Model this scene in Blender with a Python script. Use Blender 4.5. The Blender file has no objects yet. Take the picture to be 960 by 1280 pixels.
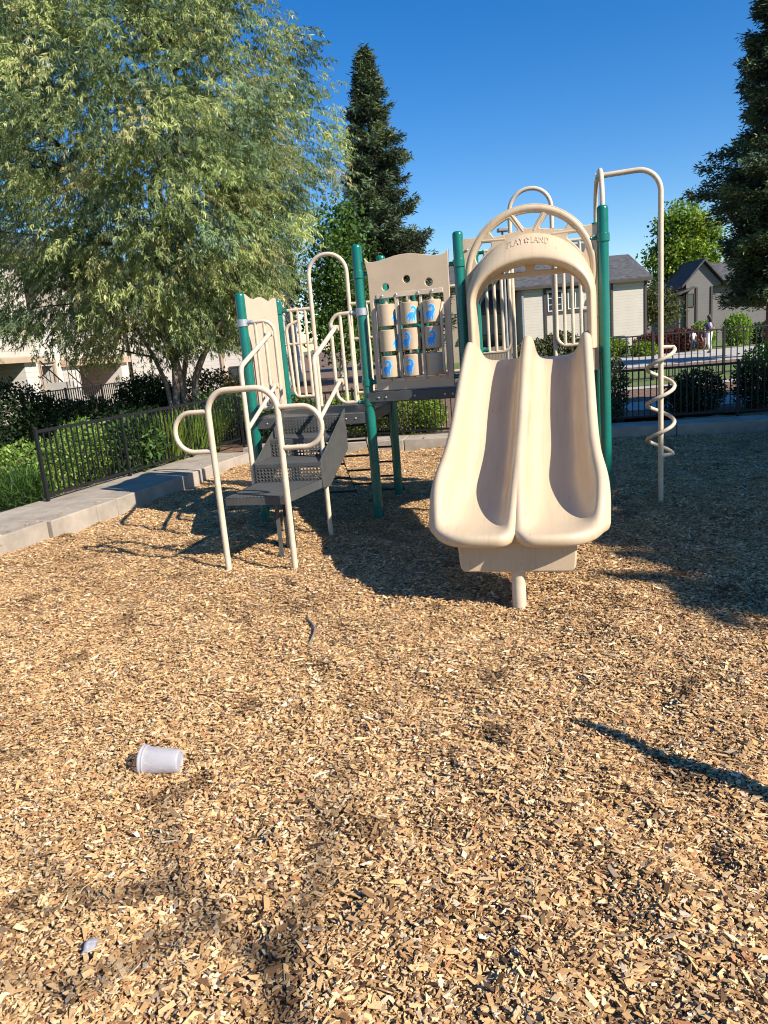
import bpy, bmesh, math, random
import numpy as np
from mathutils import Vector, Matrix

random.seed(7)
RNG = np.random.default_rng(7)
scene = bpy.context.scene
COL = scene.collection
PI = math.pi
R = math.radians

# ------------------------------------------------------------------ helpers
ORIGIN = {}


def tag(o, label=None, cat=None, group=None, kind=None):
    if label: o['label'] = label
    if cat: o['category'] = cat
    if group: o['group'] = group
    if kind: o['kind'] = kind
    return o


def thing(name, loc, label, cat, group=None):
    o = bpy.data.objects.new(name, None)
    o.empty_display_size = 0.2
    COL.objects.link(o)
    o.location = loc
    ORIGIN[o.name] = Vector(loc)
    return tag(o, label, cat, group)


def org(parent):
    return ORIGIN[parent.name] if parent is not None else Vector((0, 0, 0))


def link(name, me, mats, parent=None, origin=None):
    """link mesh (world coordinates) as one object; children keep identity offsets"""
    o = bpy.data.objects.new(name, me)
    COL.objects.link(o)
    if parent is not None:
        off = org(parent)
        me.transform(Matrix.Translation(-off))
        o.parent = parent
        ORIGIN[o.name] = off
    else:
        off = Vector(origin) if origin is not None else Vector((0, 0, 0))
        me.transform(Matrix.Translation(-off))
        o.location = off
        ORIGIN[o.name] = off
    for m in (mats if isinstance(mats, (list, tuple)) else [mats]):
        me.materials.append(m)
    return o


def fillet(pts, r, n=6):
    """polyline with rounded corners"""
    pts = [Vector(p) for p in pts]
    rs = r if isinstance(r, (list, tuple)) else [r] * len(pts)
    out = [pts[0]]
    for i in range(1, len(pts) - 1):
        a, b, c = pts[i - 1], pts[i], pts[i + 1]
        d1, d2 = (a - b), (c - b)
        l1, l2 = d1.length, d2.length
        d1.normalize(); d2.normalize()
        ang = d1.angle(d2)
        if ang > PI - 0.02:
            out.append(b); continue
        t = min(rs[i] / math.tan(ang / 2), l1 * 0.49 if i > 1 else l1 * .98, l2 * 0.49 if i < len(pts) - 2 else l2 * .98)
        rr = t * math.tan(ang / 2)
        bis = (d1 + d2).normalized()
        cen = b + bis * (rr / math.sin(ang / 2))
        s, e = b + d1 * t - cen, b + d2 * t - cen
        tot = s.angle(e)
        ax = s.cross(e).normalized()
        for k in range(n + 1):
            out.append(cen + Matrix.Rotation(tot * k / n, 3, ax) @ s)
    out.append(pts[-1])
    return out


class MB:
    def __init__(self):
        self.v = []; self.f = []; self.m = []

    def add(self, vs, fs, mat=0):
        b = len(self.v)
        self.v += [tuple(v) for v in vs]
        self.f += [tuple(b + i for i in f) for f in fs]
        self.m += [mat] * len(fs)

    def tube(self, path, r, n=10, mat=0, cap=True, closed=False, dome=False):
        P = [Vector(p) for p in path]
        Q = [P[0]]
        for p in P[1:]:
            if (p - Q[-1]).length > 1e-5: Q.append(p)
        P = Q
        N = len(P)
        rad = list(r) if isinstance(r, (list, tuple)) else [r] * N
        if len(rad) != N:
            rad = [rad[0] + (rad[-1] - rad[0]) * i / (N - 1) for i in range(N)]
        T = []
        for i in range(N):
            if closed:
                t = P[(i + 1) % N] - P[i - 1]
            elif i == 0: t = P[1] - P[0]
            elif i == N - 1: t = P[-1] - P[-2]
            else: t = (P[i + 1] - P[i]).normalized() + (P[i] - P[i - 1]).normalized()
            T.append(t.normalized())
        ref = Vector((0, 0, 1)) if abs(T[0].z) < .9 else Vector((1, 0, 0))
        u = T[0].cross(ref).normalized()
        vs = []
        for i in range(N):
            u = (u - T[i] * u.dot(T[i])).normalized()
            w = T[i].cross(u)
            for k in range(n):
                a = 2 * PI * k / n
                vs.append(P[i] + (u * math.cos(a) + w * math.sin(a)) * rad[i])
        fs = []
        M = N if closed else N - 1
        for i in range(M):
            j = (i + 1) % N
            for k in range(n):
                k2 = (k + 1) % n
                fs.append((i * n + k, i * n + k2, j * n + k2, j * n + k))
        if cap and not closed:
            fs.append(tuple(range(n - 1, -1, -1)))
            fs.append(tuple((N - 1) * n + k for k in range(n)))
        self.add(vs, fs, mat)

    def lathe(self, base, axis, prof, n=20, mat=0):
        """prof list of (r, h) along axis"""
        base = Vector(base); ax = Vector(axis).normalized()
        ref = Vector((0, 0, 1)) if abs(ax.z) < .9 else Vector((1, 0, 0))
        u = ax.cross(ref).normalized(); w = ax.cross(u)
        vs = []; fs = []
        for (r, h) in prof:
            for k in range(n):
                a = 2 * PI * k / n
                vs.append(base + ax * h + (u * math.cos(a) + w * math.sin(a)) * max(r, 1e-4))
        for i in range(len(prof) - 1):
            for k in range(n):
                k2 = (k + 1) % n
                fs.append((i * n + k, i * n + k2, (i + 1) * n + k2, (i + 1) * n + k))
        self.add(vs, fs, mat)

    def hexa(self, p, mat=0):
        """8 points: bottom 4 ccw, top 4 ccw"""
        self.add(p, [(3, 2, 1, 0), (4, 5, 6, 7), (0, 1, 5, 4), (1, 2, 6, 5), (2, 3, 7, 6), (3, 0, 4, 7)], mat)

    def box(self, x0, x1, y0, y1, z0, z1, mat=0):
        self.hexa([(x0, y0, z0), (x1, y0, z0), (x1, y1, z0), (x0, y1, z0),
                   (x0, y0, z1), (x1, y0, z1), (x1, y1, z1), (x0, y1, z1)], mat)

    def fbox(self, F, s0, s1, z0, z1, o0, o1, mat=0):
        """box in a facade frame: along s, up z, outward o"""
        self.hexa([F(s0, z0, o1), F(s1, z0, o1), F(s1, z0, o0), F(s0, z0, o0),
                   F(s0, z1, o1), F(s1, z1, o1), F(s1, z1, o0), F(s0, z1, o0)], mat)

    def prism(self, poly, z0, z1, mat=0):
        n = len(poly)
        vs = [(x, y, z0) for x, y in poly] + [(x, y, z1) for x, y in poly]
        fs = [tuple(range(n - 1, -1, -1)), tuple(range(n, 2 * n))]
        for i in range(n):
            j = (i + 1) % n
            fs.append((i, j, n + j, n + i))
        self.add(vs, fs, mat)

    def extr(self, pts, d, mat=0):
        """extrude planar 3d polygon along d"""
        n = len(pts); d = Vector(d)
        vs = [Vector(p) for p in pts] + [Vector(p) + d for p in pts]
        fs = [tuple(range(n - 1, -1, -1)), tuple(range(n, 2 * n))]
        for i in range(n):
            j = (i + 1) % n
            fs.append((i, j, n + j, n + i))
        self.add(vs, fs, mat)

    def build(self, name, mats, parent=None, origin=None, bevel=0, sharp=35, fixn=True):
        me = bpy.data.meshes.new(name)
        me.from_pydata(self.v, [], self.f)
        me.polygons.foreach_set('material_index', self.m)
        me.polygons.foreach_set('use_smooth', [True] * len(self.f))
        me.update()
        if fixn:
            bm = bmesh.new(); bm.from_mesh(me)
            bmesh.ops.recalc_face_normals(bm, faces=bm.faces)
            bm.to_mesh(me); bm.free()
        me.set_sharp_from_angle(angle=R(sharp))
        o = link(name, me, mats, parent, origin)
        if bevel:
            b = o.modifiers.new('bevel', 'BEVEL'); b.width = bevel; b.segments = 2
            b.limit_method = 'ANGLE'; b.angle_limit = R(40)
        return o


def frame(A, B, flip=False):
    """facade frame: F(s,z,off) ; off outward to the right-hand side of A->B (towards viewer)"""
    A = Vector((A[0], A[1], 0)); B = Vector((B[0], B[1], 0))
    u = (B - A).normalized()
    n = Vector((u.y, -u.x, 0))
    if flip: n = -n

    def F(s, z, o=0.0):
        return A + u * s + n * o + Vector((0, 0, z))
    F.u = u; F.n = n; F.L = (B - A).length
    return F


def plate(F, outer, holes, o0, o1, bevel=0.0, text=None):
    """2D outline with holes filled and extruded -> (verts, faces) in world coords"""
    cu = bpy.data.curves.new('tmp', 'CURVE')
    cu.dimensions = '2D'; cu.fill_mode = 'BOTH'
    cu.extrude = max((o1 - o0) / 2 - bevel, 0.0005); cu.bevel_depth = bevel; cu.bevel_resolution = 2
    cu.offset = -bevel
    for loop in [outer] + list(holes):
        sp = cu.splines.new('POLY')
        sp.points.add(len(loop) - 1)
        for p, q in zip(sp.points, loop): p.co = (q[0], q[1], 0, 1)
        sp.use_cyclic_u = True
    return curve_mesh(cu, lambda v: F(v.x, v.y, (o0 + o1) / 2 + v.z))


def curve_mesh(cu, fn):
    ob = bpy.data.objects.new('tmp', cu)
    COL.objects.link(ob)
    dg = bpy.context.evaluated_depsgraph_get(); dg.update()
    me = bpy.data.meshes.new_from_object(ob.evaluated_get(dg))
    vs = [fn(v.co.copy()) for v in me.vertices]
    fs = [tuple(p.vertices) for p in me.polygons]
    bpy.data.objects.remove(ob); bpy.data.curves.remove(cu); bpy.data.meshes.remove(me)
    return vs, fs


def circle(cx, cy, r, n=20, ry=None):
    return [(cx + r * math.cos(2 * PI * k / n), cy + (ry or r) * math.sin(2 * PI * k / n)) for k in range(n)]


def smooth_loop(pts, r=0.03, n=4):
    """closed polygon rounded"""
    out = []
    N = len(pts)
    for i in range(N):
        a, b, c = (Vector((*pts[i - 1], 0)), Vector((*pts[i], 0)), Vector((*pts[(i + 1) % N], 0)))
        d1, d2 = a - b, c - b
        t = min(r, d1.length * .45, d2.length * .45)
        p, q = b + d1.normalized() * t, b + d2.normalized() * t
        for k in range(n + 1):
            f = k / n
            x = p.lerp(b, f).lerp(b.lerp(q, f), f)
            out.append((x.x, x.y))
    return out


def np_mesh(name, verts, quads, col=None, smooth=False):
    me = bpy.data.meshes.new(name)
    nv, nq = len(verts), len(quads)
    k = quads.shape[1]
    me.vertices.add(nv); me.vertices.foreach_set('co', np.ascontiguousarray(verts, dtype=np.float32).ravel())
    me.loops.add(nq * k); me.loops.foreach_set('vertex_index', np.ascontiguousarray(quads, dtype=np.int32).ravel())
    me.polygons.add(nq)
    me.polygons.foreach_set('loop_start', np.arange(0, nq * k, k, dtype=np.int32))
    me.polygons.foreach_set('use_smooth', np.full(nq, bool(smooth)))
    me.update(calc_edges=True)
    if col is not None:
        a = me.color_attributes.new('Col', 'FLOAT_COLOR', 'POINT')
        c = np.ones((nv, 4), dtype=np.float32); c[:, :3] = col
        a.data.foreach_set('color', c.ravel())
    return me


def norm(a):
    return a / np.maximum(np.linalg.norm(a, axis=1, keepdims=True), 1e-6)


def leaf_mesh(name, P, D, L, W, col, S=None):
    """rhombic leaves: base P, direction D, length L, width W"""
    n = len(P)
    D = norm(D)
    if S is None: S = norm(np.cross(D, RNG.normal(size=(n, 3))))
    L = np.broadcast_to(L, (n,))[:, None]; W = np.broadcast_to(W, (n,))[:, None]
    V = np.empty((n, 4, 3))
    V[:, 0] = P; V[:, 1] = P + D * L * .45 + S * W / 2
    V[:, 2] = P + D * L; V[:, 3] = P + D * L * .45 - S * W / 2
    q = np.arange(n * 4).reshape(n, 4)
    return np_mesh(name, V.reshape(-1, 3), q, np.repeat(col, 4, axis=0))


def pick_cols(n, pal, jit=.18):
    pal = np.array(pal)
    w = pal[:, 3] / pal[:, 3].sum()
    c = pal[RNG.choice(len(pal), n, p=w), :3]
    return np.clip(c * (1 + RNG.normal(size=(n, 1)) * jit), 0.005, .9)


# ------------------------------------------------------------------ materials
def new_mat(name):
    m = bpy.data.materials.new(name); m.use_nodes = True
    nt = m.node_tree
    return m, nt, nt.nodes['Principled BSDF']


def mat(name, col, rough=.5, var=.12, scale=6, bump=0, bscale=60, metal=0, spec=.5, col2=None, stretch=(1, 1, 1), coat=0):
    m, nt, b = new_mat(name)
    N, Lk = nt.nodes, nt.links
    b.inputs['Roughness'].default_value = rough
    b.inputs['Metallic'].default_value = metal
    b.inputs['Specular IOR Level'].default_value = spec
    if coat: b.inputs['Coat Weight'].default_value = coat; b.inputs['Coat Roughness'].default_value = .15
    tc = N.new('ShaderNodeTexCoord')
    mp = N.new('ShaderNodeMapping'); mp.inputs['Scale'].default_value = stretch
    Lk.new(tc.outputs['Object'], mp.inputs[0])
    nz = N.new('ShaderNodeTexNoise'); nz.inputs['Scale'].default_value = scale; nz.inputs['Detail'].default_value = 6
    nz.inputs['Roughness'].default_value = .65
    Lk.new(mp.outputs[0], nz.inputs['Vector'])
    rp = N.new('ShaderNodeValToRGB')
    lo = [c * (1 - var) for c in col]; hi = [c * (1 + var) for c in (col2 or col)]
    rp.color_ramp.elements[0].position = .32; rp.color_ramp.elements[1].position = .68
    rp.color_ramp.elements[0].color = (*lo, 1); rp.color_ramp.elements[1].color = (*hi, 1)
    Lk.new(nz.outputs['Fac'], rp.inputs[0]); Lk.new(rp.outputs[0], b.inputs['Base Color'])
    rr = N.new('ShaderNodeMapRange'); rr.inputs[3].default_value = max(rough - .08, .02); rr.inputs[4].default_value = min(rough + .1, 1)
    Lk.new(nz.outputs['Fac'], rr.inputs[0]); Lk.new(rr.outputs[0], b.inputs['Roughness'])
    if bump:
        n2 = N.new('ShaderNodeTexNoise'); n2.inputs['Scale'].default_value = bscale; n2.inputs['Detail'].default_value = 4
        Lk.new(mp.outputs[0], n2.inputs['Vector'])
        bp = N.new('ShaderNodeBump'); bp.inputs['Strength'].default_value = bump; bp.inputs['Distance'].default_value = .01
        Lk.new(n2.outputs['Fac'], bp.inputs['Height']); Lk.new(bp.outputs[0], b.inputs['Normal'])
    return m


def mat_leaf(name, trans=.35, rough=.55, spec=.3):
    m, nt, b = new_mat(name)
    N, Lk = nt.nodes, nt.links
    at = N.new('ShaderNodeAttribute'); at.attribute_name = 'Col'
    Lk.new(at.outputs['Color'], b.inputs['Base Color'])
    b.inputs['Roughness'].default_value = rough; b.inputs['Specular IOR Level'].default_value = spec
    if trans:
        tr = N.new('ShaderNodeBsdfTranslucent')
        hs = N.new('ShaderNodeHueSaturation'); hs.inputs['Saturation'].default_value = 1.15; hs.inputs['Value'].default_value = 1.3
        Lk.new(at.outputs['Color'], hs.inputs['Color']); Lk.new(hs.outputs[0], tr.inputs[0])
        mx = N.new('ShaderNodeMixShader'); mx.inputs[0].default_value = trans
        Lk.new(b.outputs[0], mx.inputs[1]); Lk.new(tr.outputs[0], mx.inputs[2])
        Lk.new(mx.outputs[0], N['Material Output'].inputs[0])
    return m


def mat_siding(name, col, pitch=.16, var=.06):
    m, nt, b = new_mat(name)
    N, Lk = nt.nodes, nt.links
    tc = N.new('ShaderNodeTexCoord'); sp = N.new('ShaderNodeSeparateXYZ')
    Lk.new(tc.outputs['Object'], sp.inputs[0])
    dv = N.new('ShaderNodeMath'); dv.operation = 'DIVIDE'; dv.inputs[1].default_value = pitch
    Lk.new(sp.outputs['Z'], dv.inputs[0])
    fr = N.new('ShaderNodeMath'); fr.operation = 'FRACT'; Lk.new(dv.outputs[0], fr.inputs[0])
    rp = N.new('ShaderNodeValToRGB'); e = rp.color_ramp.elements
    g = [c * .45 for c in col]
    e[0].position = .0; e[0].color = (*g, 1); e[1].position = .10; e[1].color = (*col, 1)
    Lk.new(fr.outputs[0], rp.inputs[0])
    nz = N.new('ShaderNodeTexNoise'); nz.inputs['Scale'].default_value = 1.7; nz.inputs['Detail'].default_value = 7
    Lk.new(tc.outputs['Object'], nz.inputs[0])
    mr = N.new('ShaderNodeMapRange'); mr.inputs[3].default_value = 1 - var * 2; mr.inputs[4].default_value = 1 + var * 2
    Lk.new(nz.outputs['Fac'], mr.inputs[0])
    mx = N.new('ShaderNodeVectorMath'); mx.operation = 'SCALE'
    Lk.new(rp.outputs[0], mx.inputs[0]); Lk.new(mr.outputs[0], mx.inputs['Scale'])
    Lk.new(mx.outputs[0], b.inputs['Base Color'])
    bp = N.new('ShaderNodeBump'); bp.inputs['Strength'].default_value = .7; bp.inputs['Distance'].default_value = .02
    Lk.new(fr.outputs[0], bp.inputs['Height']); Lk.new(bp.outputs[0], b.inputs['Normal'])
    b.inputs['Roughness'].default_value = .75
    return m


M = {}
M['green'] = mat('green_powder_coat', (.003, .135, .10), .26, .10, 5, bump=.04, bscale=220, coat=.3)
M['beige_tube'] = mat('beige_powder_coat', (.57, .465, .335), .42, .06, 9, bump=.04, bscale=200, col2=(.63, .52, .385))
M['beige_panel'] = mat('beige_sheet_plastic', (.58, .44, .295), .45, .06, 5, bump=.05, bscale=180)
M['slide'] = None
M['cylinder'] = mat('tan_roller_plastic', (.47, .355, .235), .42, .06, 6, bump=.04, bscale=160)
M['pale_panel'] = mat('pale_pink_beige_plastic', (.58, .43, .31), .5, .06, 4, bump=.04, bscale=150)
M['grey_deck'] = mat('grey_vinyl_coated_steel', (.066, .067, .064), .5, .18, 12, bump=.12, bscale=240)
M['black'] = mat('black_rubber', (.016, .016, .017), .6, .2, 30)
M['bolt'] = mat('zinc_bolt', (.5, .5, .5), .35, .1, 30, metal=.8)
M['alu'] = mat('grey_clamp', (.42, .43, .46), .4, .1, 30, metal=.5)
M['fence'] = mat('black_iron_paint', (.012, .012, .013), .5, .2, 12, bump=.05, spec=.3)
M['concrete'] = mat('sidewalk_concrete', (.30, .25, .195), .9, .16, 3.2, bump=.35, bscale=95, col2=(.35, .295, .23))
M['concrete2'] = mat('path_concrete', (.40, .37, .33), .85, .12, .9, bump=.2, bscale=60)
M['mulch'] = mat('bark_mulch', (.105, .062, .038), .95, .5, 9, bump=.8, bscale=45, col2=(.17, .10, .06))
M['earth'] = mat('dry_earth', (.15, .125, .075), .95, .3, 1.2, bump=.5, bscale=20, col2=(.12, .14, .06))
M['lawn'] = mat('mown_lawn', (.075, .115, .022), .9, .3, 5, bump=.8, bscale=50, col2=(.12, .16, .035))
M['asphalt'] = mat('asphalt', (.05, .05, .052), .9, .2, 20, bump=.3)
M['siding'] = mat_siding('cream_lap_siding', (.56, .50, .42), .17)
M['siding_white'] = mat_siding('pale_lap_siding', (.60, .56, .50), .17)
M['siding_tan'] = mat_siding('tan_lap_siding', (.33, .26, .19), .17)
M['siding_grey'] = mat_siding('grey_lap_siding', (.17, .155, .145), .19)  # darkened to stand for the shade on the right house
M['trim'] = mat('brown_trim', (.20, .13, .085), .7, .12, 4)
M['trim_dark'] = mat('dark_brown_trim', (.05, .035, .028), .7, .15, 4)
M['trim_tan'] = mat('tan_trim', (.42, .31, .21), .7, .1, 4)
M['roof'] = mat('charcoal_shingle', (.05, .05, .055), .9, .35, 3.5, bump=.5, bscale=14, col2=(.075, .073, .078), stretch=(1, 1, 2.5))
M['glass'] = mat('window_glass', (.03, .04, .05), .06, .1, 2, spec=.9)
M['white'] = mat('white_frame', (.72, .71, .68), .5, .05, 8)
M['door'] = mat('dark_door', (.035, .025, .02), .5, .1, 6)
M['bark'] = mat('furrowed_bark', (.19, .115, .08), .95, .45, 9, bump=1, bscale=26, stretch=(1, 1, .25), col2=(.2, .16, .13))
M['redbark'] = mat('red_brown_bark', (.09, .05, .035), .95, .4, 6, bump=1, bscale=20, stretch=(1, 1, .2))
M['birchbark'] = mat('white_flecked_bark', (.42, .38, .32), .85, .4, 7, bump=.4, stretch=(1, 1, 2))
M['twig'] = mat('dark_twig', (.06, .042, .03), .9, .3, 20)
M['stick'] = mat('weathered_stick', (.20, .15, .125), .9, .25, 40, bump=.5, stretch=(1, 1, 1))
M['woodfence'] = mat('grey_cedar_boards', (.20, .155, .12), .9, .3, 7, stretch=(6, 6, .5))
M['metal_grey'] = mat('galvanised_grey', (.28, .29, .30), .5, .15, 8, metal=.4)
M['skin'] = mat('skin', (.42, .25, .17), .55, .06, 10)
M['hair'] = mat('dark_hair', (.012, .009, .008), .6, .3, 40)
M['navy'] = mat('navy_cloth', (.035, .05, .11), .9, .2, 20)
M['palecloth'] = mat('pale_cloth', (.62, .60, .58), .9, .1, 20)
M['blackcloth'] = mat('black_cloth', (.012, .012, .014), .9, .2, 20)
M['denim'] = mat('denim_cloth', (.05, .09, .17), .9, .2, 20)
M['whitecloth'] = mat('white_cloth', (.7, .7, .72), .9, .1, 20)
M['leather'] = mat('brown_shoe', (.20, .09, .06), .6, .2, 20)
M['pinkcloth'] = mat('dusty_pink_cloth', (.35, .17, .16), .9, .1, 20)
M['steelbox'] = mat('dark_steel_box', (.045, .047, .05), .5, .2, 10, metal=.3)
M['dino'] = mat('blue_print', (.035, .28, .74), .45, .1, 25)
M['dino_light'] = mat('pale_blue_print', (.25, .56, .80), .45, .06, 25)
M['scrap'] = mat('grey_plastic_scrap', (.17, .165, .21), .5, .15, 60)
M['leaf'] = mat_leaf('leaf', .40)
M['needle'] = mat_leaf('needle', .12, .6, .25)
M['leaf_thick'] = mat_leaf('thick_leaf', .22, .45, .4)

# sun-faded rotomoulded plastic: run lines along the chute, scuffs and grime
m, nt, b = new_mat('faded_moulded_plastic')
N, Lk = nt.nodes, nt.links
tc = N.new('ShaderNodeTexCoord')
m0 = N.new('ShaderNodeMapping'); m0.inputs['Rotation'].default_value = (0, 0, R(14.8))
Lk.new(tc.outputs['Object'], m0.inputs[0])


def mnoise(scale, stretch, lo, hi, p0, p1, detail=5):
    mp = N.new('ShaderNodeMapping'); mp.inputs['Scale'].default_value = stretch
    Lk.new(m0.outputs[0], mp.inputs[0])
    nz = N.new('ShaderNodeTexNoise'); nz.inputs['Scale'].default_value = scale; nz.inputs['Detail'].default_value = detail
    Lk.new(mp.outputs[0], nz.inputs['Vector'])
    mr = N.new('ShaderNodeMapRange'); mr.inputs[1].default_value = p0; mr.inputs[2].default_value = p1
    mr.inputs[3].default_value = lo; mr.inputs[4].default_value = hi
    Lk.new(nz.outputs['Fac'], mr.inputs[0])
    return mr.outputs[0]


fs_ = [mnoise(3.0, (1, 1, 1), .93, 1.05, .3, .7), mnoise(9, (4.5, .25, .35), .90, 1.03, .30, .52, 3),
       mnoise(16, (3.5, .5, .6), .72, 1.0, .24, .31, 2), mnoise(60, (1, 1, 1), .96, 1.03, .3, .7)]
prod = fs_[0]
for f_ in fs_[1:]:
    mu = N.new('ShaderNodeMath'); mu.operation = 'MULTIPLY'; Lk.new(prod, mu.inputs[0]); Lk.new(f_, mu.inputs[1]); prod = mu.outputs[0]
mixc = N.new('ShaderNodeMix'); mixc.data_type = 'RGBA'
mixc.inputs[6].default_value = (.32, .22, .14, 1); mixc.inputs[7].default_value = (.565, .435, .285, 1)
mrp = N.new('ShaderNodeMapRange'); mrp.inputs[1].default_value = .45; mrp.inputs[2].default_value = 1.0
Lk.new(prod, mrp.inputs[0]); Lk.new(mrp.outputs[0], mixc.inputs[0]); Lk.new(mixc.outputs[2], b.inputs['Base Color'])
Lk.new(mnoise(7, (2, .4, 1), .30, .52, .3, .7), b.inputs['Roughness'])
bp = N.new('ShaderNodeBump'); bp.inputs['Strength'].default_value = .06; bp.inputs['Distance'].default_value = .01
Lk.new(mnoise(150, (1, 1, 1), 0, 1, 0, 1), bp.inputs['Height']); Lk.new(bp.outputs[0], b.inputs['Normal'])
M['slide'] = m

# chips
m, nt, b = new_mat('wood_chip')
at = nt.nodes.new('ShaderNodeAttribute'); at.attribute_name = 'Col'
tc = nt.nodes.new('ShaderNodeTexCoord')
nz = nt.nodes.new('ShaderNodeTexNoise'); nz.inputs['Scale'].default_value = 130; nz.inputs['Detail'].default_value = 3
nt.links.new(tc.outputs['Object'], nz.inputs[0])
mr = nt.nodes.new('ShaderNodeMapRange'); mr.inputs[3].default_value = .72; mr.inputs[4].default_value = 1.25
nt.links.new(nz.outputs['Fac'], mr.inputs[0])
vm = nt.nodes.new('ShaderNodeVectorMath'); vm.operation = 'SCALE'
nt.links.new(at.outputs['Color'], vm.inputs[0]); nt.links.new(mr.outputs[0], vm.inputs['Scale'])
nt.links.new(vm.outputs[0], b.inputs['Base Color'])
b.inputs['Roughness'].default_value = .75; b.inputs['Specular IOR Level'].default_value = .25
M['chip'] = m

m, nt, b = new_mat('chip_bed')
N = nt.nodes; Lk = nt.links
tc = N.new('ShaderNodeTexCoord')
mp = N.new('ShaderNodeMapping'); mp.inputs['Scale'].default_value = (1, 1.5, 1); mp.inputs['Rotation'].default_value = (0, 0, .6)
Lk.new(tc.outputs['Object'], mp.inputs[0])
vo = N.new('ShaderNodeTexVoronoi'); vo.inputs['Scale'].default_value = 42
Lk.new(mp.outputs[0], vo.inputs['Vector'])
sx = N.new('ShaderNodeSeparateColor'); Lk.new(vo.outputs['Color'], sx.inputs[0])
rp = N.new('ShaderNodeValToRGB'); e = rp.color_ramp.elements
e[0].color = (.14, .08, .036, 1); e[1].color = (.56, .36, .17, 1)
x = e.new(.35); x.color = (.36, .215, .095, 1)
Lk.new(sx.outputs[0], rp.inputs[0]); Lk.new(rp.outputs[0], b.inputs['Base Color'])
bp = N.new('ShaderNodeBump'); bp.inputs['Strength'].default_value = 1; bp.inputs['Distance'].default_value = .02
Lk.new(sx.outputs[1], bp.inputs['Height']); Lk.new(bp.outputs[0], b.inputs['Normal'])
b.inputs['Roughness'].default_value = .95
M['chipbed'] = m

# translucent cup plastic
m, nt, b = new_mat('frosted_plastic')
b.inputs['Base Color'].default_value = (.62, .62, .66, 1); b.inputs['Roughness'].default_value = .35
tr = nt.nodes.new('ShaderNodeBsdfTranslucent'); tr.inputs[0].default_value = (.86, .86, .90, 1)
tp = nt.nodes.new('ShaderNodeBsdfTransparent')
mx = nt.nodes.new('ShaderNodeMixShader'); mx.inputs[0].default_value = .45
m2 = nt.nodes.new('ShaderNodeMixShader'); m2.inputs[0].default_value = .24
nt.links.new(b.outputs[0], mx.inputs[1]); nt.links.new(tr.outputs[0], mx.inputs[2])
nt.links.new(mx.outputs[0], m2.inputs[1]); nt.links.new(tp.outputs[0], m2.inputs[2])
nt.links.new(m2.outputs[0], nt.nodes['Material Output'].inputs[0])
M['frosted'] = m

# ------------------------------------------------------------------ camera, light, sky
HC = 1.68
cam = bpy.data.cameras.new('camera'); co = bpy.data.objects.new('camera', cam); COL.objects.link(co)
cam.sensor_fit = 'VERTICAL'; cam.sensor_height = 36.0; cam.lens = 932 / 1280 * 36
cam.clip_start = .05; cam.clip_end = 2000
p_ = R(12.7); ro = R(4.8)
fwd = Vector((0, math.cos(p_), -math.sin(p_))); up0 = Vector((0, math.sin(p_), math.cos(p_))); rt0 = Vector((1, 0, 0))
# picture content turns counter-clockwise -> camera turns clockwise
rt = rt0 * math.cos(ro) - up0 * math.sin(ro); up = up0 * math.cos(ro) + rt0 * math.sin(ro)
mw = Matrix((rt, up, -fwd)).transposed().to_4x4(); mw.translation = (0, 0, HC)
co.matrix_world = mw
scene.camera = co

SUN_EL, SUN_AZ = R(35.5), R(128)       # azimuth clockwise from +Y
sd = Vector((math.sin(SUN_AZ) * math.cos(SUN_EL), math.cos(SUN_AZ) * math.cos(SUN_EL), math.sin(SUN_EL)))
sl = bpy.data.lights.new('sun', 'SUN'); so = bpy.data.objects.new('sun', sl); COL.objects.link(so)
sl.energy = 5.0; sl.angle = R(.5); sl.color = (1.0, .93, .83)
so.rotation_euler = sd.to_track_quat('Z', 'Y').to_euler(); so.location = (10, -10, 20)
w = bpy.data.worlds.new('World'); scene.world = w; w.use_nodes = True
wn = w.node_tree; bg = wn.nodes['Background']
sky = wn.nodes.new('ShaderNodeTexSky'); sky.sky_type = 'NISHITA'; sky.sun_disc = False
sky.sun_elevation = SUN_EL; sky.sun_rotation = SUN_AZ
sky.air_density = 1.0; sky.dust_density = .15; sky.ozone_density = 3.0; sky.altitude = 300
hs = wn.nodes.new('ShaderNodeHueSaturation'); hs.inputs['Saturation'].default_value = 1.40; hs.inputs['Hue'].default_value = .508
wn.links.new(sky.outputs[0], hs.inputs['Color']); wn.links.new(hs.outputs[0], bg.inputs['Color'])
bg.inputs['Strength'].default_value = .094
vs_ = scene.view_settings
vs_.view_transform = 'Standard'; vs_.look = 'None'; vs_.exposure = .80; vs_.gamma = 1; vs_.use_curve_mapping = False
scene.render.engine = 'CYCLES'
scene.cycles.use_denoising = True
scene.cycles.filter_width = 1.1
try:
    scene.cycles.denoiser = 'OPENIMAGEDENOISE'
    scene.cycles.denoising_prefilter = 'ACCURATE'
except Exception:
    pass
scene.cycles.max_bounces = 6; scene.cycles.diffuse_bounces = 2; scene.cycles.glossy_bounces = 3
scene.cycles.transparent_max_bounces = 8; scene.cycles.transmission_bounces = 4
scene.cycles.caustics_reflective = False; scene.cycles.caustics_refractive = False
scene.cycles.sample_clamp_indirect = 8

# ------------------------------------------------------------------ ground setting
# left kerb line and back kerb line of the chip bed
KL0, KL1 = Vector((-5.55, 1.6)), Vector((-2.00, 11.75))
KB0, KB1 = Vector((-2.25, 12.28)), Vector((5.70, 10.55))
KR1 = Vector((3.60, 1.5))


def nz2(x, y, f, seed):
    r = np.random.default_rng(seed); out = 0
    for k in range(5):
        a = r.uniform(0, 2 * PI); ff = f * r.uniform(.6, 1.7); ph = r.uniform(0, 6.28)
        out = out + np.sin((x * math.cos(a) + y * math.sin(a)) * ff + ph)
    return out / 2.2


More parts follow.
